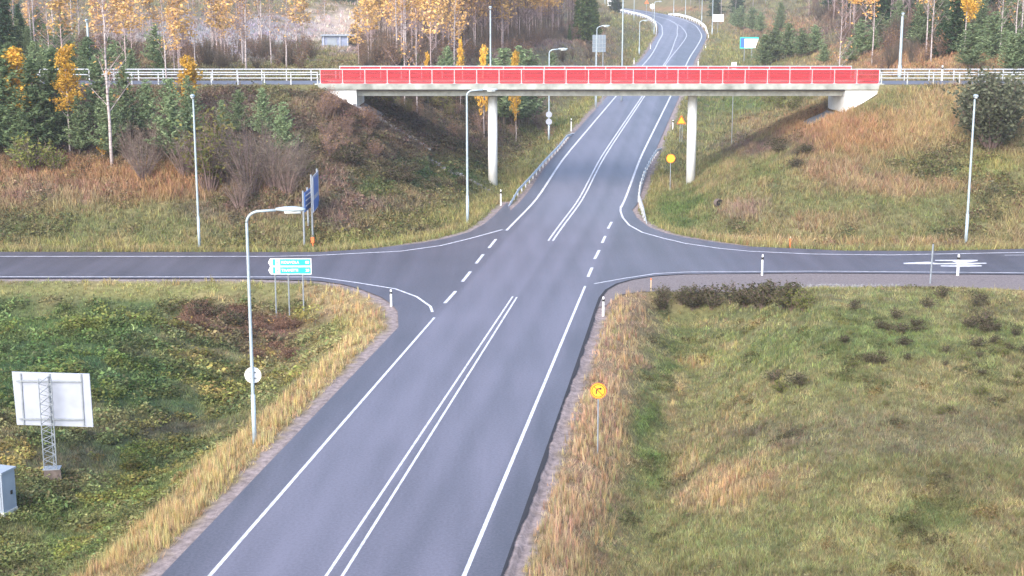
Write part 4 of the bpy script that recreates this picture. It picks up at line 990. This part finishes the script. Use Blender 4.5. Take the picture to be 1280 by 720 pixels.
def conifer(seed, h, rad, c0, c1, droop=.25, gap=.05, lsz=.14, dens=1.0, lo=.06, shape=.85):
    rg = np.random.default_rng(seed); r = random.Random(seed)
    t = MB(); t.tube([(0, 0, -.4), (r.uniform(-.05, .05)*h*.3, 0, h*.5), (0, 0, h*.98)], [h*.013+.02, h*.008+.01, .01], 7)
    P = []; S = []; D = []
    nlay = int(18+h*1.6)
    for i in range(nlay):
        f = lo + (1-lo)*(i+.5*r.random())/nlay; Rr = rad*(1-f)**shape*(.8+.35*r.random()) + .04*rad; nb_ = max(4, int(9*(1-f*.5)))
        w0 = r.uniform(0, 6.28)
        for k in range(nb_):
            w = w0+6.283*k/nb_ + r.uniform(-.35, .35); ln = Rr*r.uniform(.55, 1.2)
            if r.random() < gap: continue
            m_ = max(3, int(ln/lsz*1.15*dens)+2)
            for j in range(m_):
                g_ = (j+.6)/m_; rr_ = ln*g_; zz = h*f - droop*rr_ + (.22*rr_*g_)
                sd = lsz*(1.4-g_)*.9
                for q_ in range(3):
                    P.append((rr_*math.cos(w)+r.gauss(0, sd*.6), rr_*math.sin(w)+r.gauss(0, sd*.6), zz+r.gauss(0, lsz*.35))); S.append(lsz*r.uniform(.6, 1.3)*(1.15-.35*g_)); D.append(g_)
            if j and ln > .5:
                t.tube([(0, 0, h*f), (ln*.7*math.cos(w), ln*.7*math.sin(w), h*f-droop*ln*.6)], [.012+h*.0012, .005], 3, cap=False)
    P = np.array(P); S = np.array(S); n_ = len(P)
    mixv = np.clip(rg.random(n_), 0, 1)[:, None]; cols = (np.array(c0)*(1-mixv)+np.array(c1)*mixv)*(.7+.6*rg.random((n_, 1)))
    v, c = leafquads(P, S, cols, .5, .38, rg)
    tm = t.build('trunk', M['bark'], None, True); me = tm.data; bpy.data.objects.remove(tm)
    return me, mesh_mix('crown', [(v, 4, c, M['leaf'])]), h
def bushm(seed, h, rad, lc, lc2, nleaf, lsz, nstem=26, twc=(.22, .17, .14), stemr=.02, ball=.55):
    rg = np.random.default_rng(seed); r = random.Random(seed); t = MB(); tv = []; P = []
    for i in range(nstem):
        w = r.uniform(0, 6.28); k = math.sqrt(r.random())*rad; hh = h*(1-.45*(k/rad)**2)*r.uniform(.75, 1.05)
        e0 = Vector((k*.12*math.cos(w), k*.12*math.sin(w), -.2)); e1 = Vector((k*.5*math.cos(w), k*.5*math.sin(w), hh*.5)); e2 = Vector((k*math.cos(w), k*math.sin(w), hh))
        t.tube([e0, e1, e2], [stemr*(h/3+.4), stemr*(h/4+.2), .006], 3, cap=False)
        for j in range(16):
            s_ = e1.lerp(e2, r.uniform(-.5, 1)); dv = Vector((r.gauss(0, 1)+math.cos(w)*.6, r.gauss(0, 1)+math.sin(w)*.6, r.uniform(0, 1.6))).normalized()*h*.16*r.uniform(.4, 1.4); n_ = dv.cross(Vector((r.gauss(0, 1), r.gauss(0, 1), r.gauss(0, 1)))).normalized()*(.007+h*.0022)
            tv += [s_-n_, s_+n_, s_+dv]; P += [s_, s_+dv*.6, s_+dv]
    P = np.array([tuple(q) for q in P]); parts = [([tuple(q) for q in tv], 3, twc, M['leaf'])]
    if nleaf:
        Q = P[rg.integers(0, len(P), nleaf)] + rg.normal(size=(nleaf, 3))*np.array((rad*.09, rad*.09, h*.05)); Q[:, 2] = np.maximum(Q[:, 2], .05)
        mixv = rg.random((nleaf, 1)); cols = (np.array(lc)*(1-mixv)+np.array(lc2)*mixv)*(.65+.7*rg.random((nleaf, 1)))
        v, c = leafquads(Q, lsz*(.6+.8*rg.random(nleaf)), cols, .7, .5, rg); parts.append((v, 4, c, M['leaf']))
    tm = t.build('stems', M['twig'], None, True); me = tm.data; bpy.data.objects.remove(tm)
    return me, mesh_mix('crown', parts), h
GOLD = (.62, .38, .07); ORA = (.60, .34, .12); PINKT = (.27, .18, .165); DG = (.03, .06, .03); MG = (.08, .14, .07)
V = {}; MAUVE2 = (.36, .27, .27)
V['birch_gold'] = [birch(10+i, 10, GOLD, 3.2, .11, .35, .13, lhi=.4, ntw=420) for i in range(4)]
V['birch_sparse'] = [birch(20+i, 10, ORA, .45, .15, .35, .14, lhi=.5) for i in range(4)]
V['birch_bare'] = [birch(30+i, 10, ORA, .06, .13, .3, .14, PINKT, 300) for i in range(4)]
V['sap_gold'] = [birch(40+i, 4, GOLD, 4, .07, .2, .20, ntw=300) for i in range(3)]
V['wood_gold'] = [birch(110+i, 15, (.72, .46, .15), 1.2, .22, .25, .10, MAUVE2, 620, lhi=.55, tk=.0045, bk='woodbark') for i in range(4)]
V['wood_thin'] = [birch(120+i, 14, (.62, .40, .16), .3, .22, .22, .10, MAUVE2, 700, lhi=.4, tk=.0045, bk='woodbark') for i in range(4)]
V['spruce'] = [conifer(50+i, 10, 2.3, DG, MG, .35, .05, .26, 1.0) for i in range(3)]
V['spruce_tall'] = [conifer(55+i, 15, 3.0, (.03, .06, .025), (.10, .14, .05), .4, .08, .34, 1.0) for i in range(2)]
V['pine'] = [conifer(60+i, 6, 1.5, (.10, .155, .075), (.29, .36, .20), -.4, .2, .135, 1.1, .12, .55) for i in range(5)]
V['pine_dark'] = [conifer(70+i, 6, 1.6, (.065, .11, .055), (.19, .255, .13), -.25, .16, .145, 1.1, .06, .6) for i in range(3)]
V['shrub_bare'] = [bushm(80+i, 5, 2.6, BRN, TAN, 60, .08, 60, (.19, .16, .125), .016) for i in range(2)]
V['shrub_green'] = [bushm(84+i, 2, 1.1, (.08, .11, .035), (.18, .18, .05), 700, .09) for i in range(3)]
V['shrub_dark'] = [bushm(88+i, 1.1, .8, (.05, .055, .03), (.10, .09, .05), 420, .07, 30, (.13, .1, .08), .01) for i in range(3)]
V['shrub_red'] = [bushm(92+i, 1.2, 1.1, (.13, .075, .055), (.23, .14, .09), 600, .07, 34, (.17, .09, .07), .01) for i in range(3)]
V['shrub_leaf'] = [bushm(96+i, 4, 1.6, (.10, .12, .05), (.22, .19, .06), 900, .12, 30, (.2, .16, .13)) for i in range(3)]
V['willow'] = [bushm(99, 7, 3.3, (.07, .085, .05), (.17, .18, .12), 9000, .17, 70, (.2, .17, .15), .02)]
V['sap_brown'] = [bushm(102+i, 3.2, 1.0, (.20, .12, .08), (.30, .19, .10), 260, .09, 16, (.27, .19, .18), .014) for i in range(3)]
counts = {}
def plant(kind, p, h, label, cat='tree', group=None, name=None, wide=1.0):
    vs_ = V[kind]; k = counts.get(kind, 0); counts[kind] = k+1
    tm, cm, h0 = vs_[k % len(vs_)]; r = random.Random(hash((round(p[0]*10), round(p[1]*10))) & 0xffff)
    nm = name or {'birch_gold': 'birch_tree', 'birch_sparse': 'birch_tree', 'birch_bare': 'birch_tree', 'sap_gold': 'birch_sapling', 'wood_gold': 'birch_tree', 'wood_thin': 'birch_tree', 'spruce': 'spruce_tree', 'spruce_tall': 'spruce_tree', 'pine': 'pine_tree', 'pine_dark': 'pine_tree', 'willow': 'willow_bush'}.get(kind, 'shrub')
    s_ = h/h0; e = empty(nm, p, label, cat, group, r.uniform(0, 6.28)); e.scale = (s_*wide, s_*wide, s_)
    a_ = bpy.data.objects.new(tm.name.split('.')[0], tm); C.objects.link(a_); a_.parent = e
    b_ = bpy.data.objects.new('crown', cm); C.objects.link(b_); b_.parent = e
    return e
def puv(kind, u, vb, vt, label, **k):
    p = T(u, vb); return plant(kind, p, max(.5, top_h(p, vt)), label, **k)
def pY(kind, u, Y, vt, label, **k):
    p = at(u, Y); return plant(kind, p, max(1, top_h(p, vt)), label, **k)
# --- left slope group, hand placed
G1 = 'young pines on the left slope'
for u, vb, vt, lb, w_ in [(8, 190, 62, 'dark young pine at the left picture edge', 1.3), (45, 196, 72, 'broad green pine left of the golden birch', 1.35), (70, 170, 60, 'grey-green pine rising behind the golden birch', 1.2), (100, 195, 120, 'low green pine at the foot of the golden birch', 1.3),
     (125, 168, 70, 'green pine between golden birch and white trunk', 1.2), (158, 175, 82, 'slim green pine right of the tall white birch trunk', 1.1), (185, 170, 100, 'dusky pine with brown patches behind the slope scrub', 1.2), (215, 205, 98, 'bright green pine at the left of the straight lamp', 1.15),
     (238, 175, 95, 'green pine just behind the straight lamp', 1.1), (20, 160, 45, 'tall dark pine near the left picture edge', 1.3), (300, 170, 112, 'round-topped pine above the bare shrub', 1.3), (330, 175, 110, 'narrow pine above the bare shrub', 1.2), (355, 195, 128, 'rightmost young pine of the left slope', 1.3), (278, 165, 125, 'small pine left of the round-topped one', 1.2),
     (140, 200, 110, 'mid-height pine in front of the white birch trunk', 1.2), (-25, 195, 60, 'dark pine cut by the left picture edge', 1.4), (60, 185, 105, 'short dark pine in the middle of the left group', 1.4), (30, 205, 140, 'lowest pine at the front left of the group', 1.3)]:
    puv('pine' if u > 90 else 'pine_dark', u, vb, vt, lb, group=G1, wide=w_)
puv('birch_gold', 88, 193, 60, 'golden birch among the pines at far left')
puv('sap_gold', 27, 185, 62, 'small yellow birch near the left picture edge')
puv('birch_bare', 140, 212, -30, 'tall bare birch with a white trunk on the left slope')
pY('birch_bare', 209, 128, -10, 'tall white birch trunk left of the straight lamp')
puv('sap_gold', 128, 200, 174, 'tiny yellow sapling at the foot of the white birch')
puv('sap_gold', 238, 150, 72, 'orange-leaved sapling in front of the upper-road railing')
puv('shrub_bare', 312, 245, 148, 'large leafless shrub spreading on the left slope')
puv('shrub_leaf', 262, 240, 135, 'yellowing shrub right of the straight lamp', group='leafy shrubs on the left slope')
puv('shrub_green', 40, 215, 165, 'yellow-green bush at the left foot of the pines', group='leafy shrubs on the left slope')
puv('shrub_green', 70, 215, 185, 'small olive bush at the left foot of the pines', group='leafy shrubs on the left slope')
puv('shrub_bare', 195, 205, 140, 'bare multi-stemmed shrub under the pines')
puv('shrub_bare', 165, 205, 150, 'low bare shrub right of the tall white birch')
rr = random.Random(11)
for u, vb, vt in [(345, 238, 165), (285, 232, 160), (232, 222, 160), (372, 225, 165), (258, 212, 155), (330, 215, 150), (360, 245, 190), (180, 225, 170), (300, 262, 215)]:
    puv('shrub_bare', u, vb, vt, 'grey-brown leafless shrub in the thicket right of the straight lamp', group='leafless shrubs on the left slope')
def near_zone_bushes(n_, kind, us, vs2, hh, label, group, cat='bush'):
    for i in range(n_):
        u = rr.uniform(*us); v = rr.uniform(*vs2); p = T(u, v)
        if float(road_d(np.array([p.x]), np.array([p.y]))[0]) < 1.5: continue
        if abs(p.y-133.4) < 4.3: continue
        plant(kind, p, rr.uniform(*hh), label, cat=cat, group=group, wide=rr.uniform(.9, 1.4))
near_zone_bushes(34, 'sap_brown', (400, 470), (125, 200), (1.0, 2.2), 'brown-leaved sapling on the slope below the west abutment', 'brown saplings below the west abutment')
near_zone_bushes(26, 'shrub_dark', (420, 620), (150, 240), (.8, 1.5), 'dark scrubby bush on the slope left of the bridge pillar', 'dark scrub left of the bridge pillar')
near_zone_bushes(14, 'shrub_leaf', (470, 600), (118, 150), (1.6, 3.0), 'leafy shrub under the left bridge span', 'shrubs under the left span')
near_zone_bushes(16, 'sap_brown', (560, 690), (120, 175), (1.4, 2.6), 'brown sapling in the ditch slope behind the pillar', 'brown saplings behind the left pillar')
near_zone_bushes(10, 'shrub_dark', (930, 1010), (170, 215), (.7, 1.2), 'low dark bush on the slope right of the bridge pillar', 'dark bushes right of the bridge')
near_zone_bushes(12, 'shrub_red', (225, 310), (392, 412), (.6, 1.1), 'rust-brown bush in the ditch left of the green sign', 'rust-brown bushes in the ditch')
near_zone_bushes(10, 'shrub_red', (318, 370), (405, 450), (.4, .8), 'rusty low bush below the green direction sign', 'rusty bushes under the green sign')
near_zone_bushes(5, 'shrub_dark', (235, 300), (390, 415), (.9, 1.2), 'dark bush among the rust-brown ones', 'dark bushes among the rusty ones')
near_zone_bushes(20, 'shrub_dark', (820, 1000), (372, 388), (.8, 1.25), 'dark brown bush in the row beside the gravel', 'row of bushes beside the gravel')
near_zone_bushes(5, 'shrub_green', (975, 1005), (376, 388), (.8, 1.2), 'yellow-green bush at the right end of the row beside the gravel', 'green bushes ending the row')
near_zone_bushes(10, 'shrub_dark', (1060, 1280), (362, 450), (.4, .7), 'low dark weed clump on the right mound', 'dark clumps on the right mound')
near_zone_bushes(26, 'shrub_dark', (1050, 1290), (375, 480), (.25, .5), 'small dark weed tuft on the upper part of the right mound', 'dark weed tufts on the right mound')
near_zone_bushes(16, 'shrub_green', (850, 1290), (390, 520), (.25, .45), 'small green weed tuft on the right mound', 'green weed tufts on the right mound')
for u, v, lb in [(975, 490, 'yellow-green bush on the near mound, left of a darker one'), (1000, 482, 'low dark bush on the near mound'), (968, 478, 'greyish low bush on the near mound')]:
    p = T(u, v); plant('shrub_green' if u == 975 else 'shrub_dark', p, .55, lb, cat='bush', wide=1.5)
puv('willow', 1238, 186, 84, 'large grey-green willow bush beside the right upper-road railing', cat='bush', wide=1.1)
near_zone_bushes(6, 'shrub_green', (960, 1010), (122, 138), (1.4, 2.0), 'green shrub beneath the right end of the bridge', 'shrubs under the right span')
# --- trees under / behind the bridge
pY('birch_bare', 506, 146, -5, 'thin white birch seen both above and below the left span', wide=.8)
pY('birch_bare', 521.5, 144, 10, 'thin brown-white birch right of the one through the left span', wide=.8)
pY('birch_bare', 1048, 150, -5, 'white birch trunk behind the right end of the red railing', wide=.9)
for u, vt, lb in [(535, 66, 'small yellow birch behind the left bridge railing, leftmost'), (576, 52, 'bright yellow birch behind the left bridge railing'), (605, 60, 'yellow sapling just left of the tall lamp column'), (645, 66, 'small yellow tree right of the tall lamp column')]:
    pY('sap_gold', u, 160 + rr.uniform(0, 8), vt, lb, group='yellow birches behind the left railing', wide=.38)
for u, vt, Y in [(500, 60, 170), (560, 58, 175), (552, 70, 168), (630, 60, 172), (648, 58, 176), (660, 62, 180), (480, 68, 176), (522, 66, 180), (690, 66, 215), (610, 60, 180)]:
    pY('pine', u, Y, vt, 'young pine standing behind the left half of the red bridge', group='pines behind the left bridge half', wide=1.3)
for u, vt, Y in [(335, 52, 215), (352, 54, 222), (372, 50, 218), (388, 55, 210)]:
    pY('pine', u, Y, vt, 'green pine in the row before the grey bank, left of the shed', group='pines left of the shed', wide=1.5)
# --- birch forest behind the bridge, left
G2 = 'birches of the wood left of the road'
n_ = 0
while n_ < 130:
    u = rr.uniform(455, 735); Y = rr.uniform(165, 330) if rr.random() < .7 else rr.uniform(330, 440)
    p = at(u, Y)
    if float(road_d(np.array([p.x]), np.array([p.y]))[0]) < 16 + (Y-165)*.03: continue
    kind = rr.choice(['wood_gold', 'wood_thin', 'birch_bare', 'wood_thin', 'wood_thin']) if Y < 240 else rr.choice(['wood_gold', 'wood_gold', 'wood_gold', 'wood_thin'])
    plant(kind, p, rr.uniform(10, 14) + (4 if Y > 260 else 0), {'wood_gold': 'golden birch in the wood left of the road', 'wood_thin': 'thin birch with sparse orange leaves in the wood left of the road', 'birch_bare': 'nearly leafless birch in the wood left of the road'}[kind], group=G2, wide=rr.uniform(.8, 1.15)); n_ += 1
for i in range(62):
    u = rr.uniform(0, 400) if i % 3 else rr.uniform(0, 470); Y = rr.uniform(146, 210) if i % 2 else rr.uniform(160, 300); kind = rr.choice(['birch_bare', 'wood_thin', 'birch_bare', 'birch_bare', 'wood_thin', 'wood_thin', 'birch_bare'])
    p = at(u, Y); plant(kind, p, rr.uniform(7, 12), 'slender birch before the grey bank at upper left', group='birches before the grey bank', wide=1.25)
for u, vt, Y in [(8, -20, 165), (25, 5, 170), (-20, -30, 160), (45, 20, 185), (83, 30, 180)]:
    pY('spruce', u, Y, vt, 'dark spruce in the upper left corner', group='dark spruces at upper left', wide=1.2)
for i in range(26):
    u = rr.uniform(20, 215); Y = rr.uniform(143, 175); p = at(u, Y); plant(rr.choice(['pine', 'pine_dark', 'pine']), p, rr.uniform(2.5, 5), 'grey-green pine behind the upper road at left', group='pines behind the upper road at left', wide=1.4)
for i in range(30):
    u = rr.uniform(-60, 460); Y = rr.uniform(400, 460); p = at(u, Y); plant(rr.choice(['spruce', 'birch_gold', 'birch_sparse', 'pine_dark']), p, rr.uniform(9, 14), 'tree on the rise beyond the grey bank at upper left', group='trees beyond the grey bank')
for u, vt, Y in [(733, -45, 300), (722, -10, 310), (712, 30, 290), (742, -20, 330)]:
    pY('spruce_tall', u, Y, vt, 'tall green spruce at the edge of the birch wood' if u != 733 else 'tallest green spruce beside the far road bend', group='spruces beside the far bend')
# --- right hillside
for i in range(125):
    u = rr.uniform(905, 1300); Y = rr.uniform(165, 420)
    p = at(u, Y)
    if float(road_d(np.array([p.x]), np.array([p.y]))[0]) < 26: continue
    if u < 1080 and Y < 215: continue
    kind = rr.choice(['wood_gold', 'birch_sparse', 'birch_bare', 'wood_thin', 'wood_gold', 'wood_thin'])
    plant(kind, p, rr.uniform(8, 13), {'wood_gold': 'golden birch on the hillside right of the road', 'wood_thin': 'thin brown-twigged birch on the hillside right of the road', 'birch_sparse': 'sparse orange birch on the hillside right of the road', 'birch_bare': 'bare birch on the hillside right of the road'}[kind], group='birches on the right hillside', wide=rr.uniform(.8, 1.1))
for u, vb, vt in [(968, 78, 36), (985, 74, 34), (1002, 72, 40), (1018, 66, 36), (955, 84, 48), (1075, 70, 30), (1062, 80, 52), (1100, 58, 22), (1150, 62, 5), (1172, 58, 10), (1190, 62, 20), (1212, 88, 34), (1225, 66, 8), (1262, 92, 45), (1278, 90, 40), (1240, 76, 20), (1090, 66, 40), (1030, 80, 60), (940, 40, 14), (925, 38, 12), (950, 42, 20), (975, 40, 8), (918, 34, 14), (1290, 70, 10)]:
    puv('pine', u, vb, vt-5, 'green pine on the hillside right of the road', group='pines on the right hillside', wide=1.9 if vt > 10 else 1.3)
for u in (1163, 1250, 1268, 1205): pY('birch_bare' if u != 1205 else 'birch_gold', u, 168, -40, 'pale birch trunk near the upper right corner', group='pale birches at upper right', wide=.9)
for i in range(60):
    u = rr.uniform(930, 1310); Y = rr.uniform(170, 330); p = at(u, Y)
    if float(road_d(np.array([p.x]), np.array([p.y]))[0]) < 30 or (u < 1050 and Y < 230): continue
    plant(rr.choice(['pine', 'spruce', 'pine']), p, rr.uniform(4, 8), 'green conifer among the birches on the right hillside', group='conifers among the right hillside birches', name='pine_tree', wide=1.4)
# --- far wood closing the view: merged mass beyond 480 m
def far_wood(name, label, spots):
    Vv = []; Ff = []; Cc = []; mi = []; off = 0
    cache = {}
    for kind, p, h in spots:
        k = rr.randrange(len(V[kind])); key = (kind, k)
        if key not in cache:
            out = []
            for me in V[kind][k][:2]:
                co = np.empty(len(me.vertices)*3); me.vertices.foreach_get('co', co); co = co.reshape(-1, 3)
                me.calc_loop_triangles(); tri_ = np.empty(len(me.loop_triangles)*3, np.int32); me.loop_triangles.foreach_get('vertices', tri_)
                if 'Col' in me.color_attributes: c_ = np.empty(len(co)*4, np.float32); me.color_attributes['Col'].data.foreach_get('color', c_); c_ = c_.reshape(-1, 4)[:, :3]
                else: c_ = np.tile(np.array((.4, .37, .37)) if 'birch' in kind else np.array((.15, .12, .1)), (len(co), 1))
                out.append((co, tri_, c_))
            cache[key] = out
        a = rr.uniform(0, 6.28); s_ = h/V[kind][k][2]; ca, sa = math.cos(a)*s_, math.sin(a)*s_; br_ = rr.uniform(.8, 1.2)
        for co, tri_, c_ in cache[key]:
            v = np.stack([co[:, 0]*ca-co[:, 1]*sa+p.x, co[:, 0]*sa+co[:, 1]*ca+p.y, co[:, 2]*s_+p.z], 1)
            Vv.append(v); Ff.append(tri_+off); Cc.append(c_*br_); off += len(v)
    return tag(np_mesh(name, np.concatenate(Vv), np.concatenate(Ff), 3, M['leaf'], np.concatenate(Cc)), label, kind='stuff')
sp_ = []
for i in range(330):
    u = rr.uniform(-150, 1430); Y = rr.uniform(470, 660); p = at(u, Y)
    if float(road_d(np.array([p.x]), np.array([p.y]))[0]) < 10: continue
    left = u < 760
    sp_.append((rr.choice(['spruce', 'birch_gold', 'birch_sparse', 'birch_bare', 'birch_gold'] if left else ['spruce', 'spruce', 'birch_gold', 'birch_bare', 'birch_sparse']), p, rr.uniform(10, 17)))
for i in range(380):
    u = rr.uniform(465, 740); Y = rr.uniform(210, 460); p = at(u, Y)
    if float(road_d(np.array([p.x]), np.array([p.y]))[0]) < 18: continue
    sp_.append((rr.choice(['wood_gold', 'wood_thin', 'wood_gold']), p, rr.uniform(13, 18)))
for i in range(210):
    u = rr.uniform(930, 1330); Y = rr.uniform(230, 460); p = at(u, Y)
    if float(road_d(np.array([p.x]), np.array([p.y]))[0]) < 30 or (u < 1010 and Y < 300): continue
    sp_.append((rr.choice(['wood_gold', 'wood_thin', 'spruce', 'wood_thin']), p, rr.uniform(11, 16)))
far_wood('far_wood', 'mixed wood of spruces and autumn birches closing the view', sp_)
sp_ = []
for (u0, u1, Y0, Y1, n2, h0, h1, dm) in [(440, 725, 160, 330, 420, 1.5, 4, 14), (100, 460, 158, 240, 200, 1.5, 3.5, 14), (1040, 1310, 172, 300, 260, 1.5, 4, 26), (925, 1060, 240, 420, 90, 2, 4, 26), (480, 700, 142, 165, 60, 1.2, 2.4, 9), (700, 760, 230, 420, 60, 1.5, 3, 9)]:
    for i in range(n2):
        uu = rr.uniform(u0, u1); YY = rr.uniform(Y0, Y1); p = at(uu, YY)
        if 392 < uu < 452 and YY < 252: continue
        if float(road_d(np.array([p.x]), np.array([p.y]))[0]) < dm: continue
        sp_.append((rr.choice(['shrub_bare', 'sap_brown', 'sap_brown']), p, rr.uniform(h0, h1)))
far_wood('brushwood', 'mauve brown thicket filling the floor of the woods', sp_)

# ------------------------------------------------------------------ light, sky, camera
w = bpy.data.worlds.new('World'); scene.world = w; w.use_nodes = True; nt = w.node_tree
sk = nt.nodes.new('ShaderNodeTexSky'); sk.sky_type = 'NISHITA'; sk.sun_disc = False
SUN_EL, SUN_AZ = 38, 208           # azimuth clockwise from +Y: light comes from behind-left of the camera
sk.sun_elevation = R(SUN_EL); sk.sun_rotation = R(SUN_AZ); sk.dust_density = 1.5
bg = nt.nodes['Background']; nt.links.new(sk.outputs[0], bg.inputs[0]); bg.inputs[1].default_value = .15
sd = bpy.data.lights.new('sun', 'SUN'); sd.energy = 2.0; sd.angle = R(50); sd.color = (1, .89, .74)
so = bpy.data.objects.new('sun', sd); C.objects.link(so)
dirv = Vector((math.sin(R(SUN_AZ))*math.cos(R(SUN_EL)), math.cos(R(SUN_AZ))*math.cos(R(SUN_EL)), math.sin(R(SUN_EL))))
so.rotation_euler = dirv.to_track_quat('Z', 'Y').to_euler(); so.location = (0, 0, 60)
hb_ = MB(); hb_.box((0, 330, 40), (2200, 800, 105)); ho_ = hb_.build('haze', []); tag(ho_, kind='stuff')
hm = bpy.data.materials.new('haze_air'); hm.use_nodes = True; hn = hm.node_tree; hn.nodes.remove(hn.nodes['Principled BSDF']); pv = hn.nodes.new('ShaderNodeVolumePrincipled')
pv.inputs['Color'].default_value = (.85, .86, .95, 1); pv.inputs['Density'].default_value = .00026; hn.links.new(pv.outputs[0], hn.nodes['Material Output'].inputs['Volume']); ho_.data.materials.append(hm)
cd = bpy.data.cameras.new('camera'); co_ = bpy.data.objects.new('camera', cd); C.objects.link(co_)
cd.sensor_width = 36; cd.lens = F*36/1280; cd.clip_end = 3000; cd.clip_start = .5
co_.location = (0, 0, H); co_.rotation_euler = (math.pi/2 - PITCH, 0, 0); scene.camera = co_
vs_ = scene.view_settings; vs_.view_transform = 'Standard'; vs_.look = 'None'; vs_.gamma = 1; vs_.use_curve_mapping = False; vs_.exposure = 1.68
scene.render.engine = 'CYCLES'; scene.cycles.max_bounces = 5; scene.cycles.transparent_max_bounces = 12
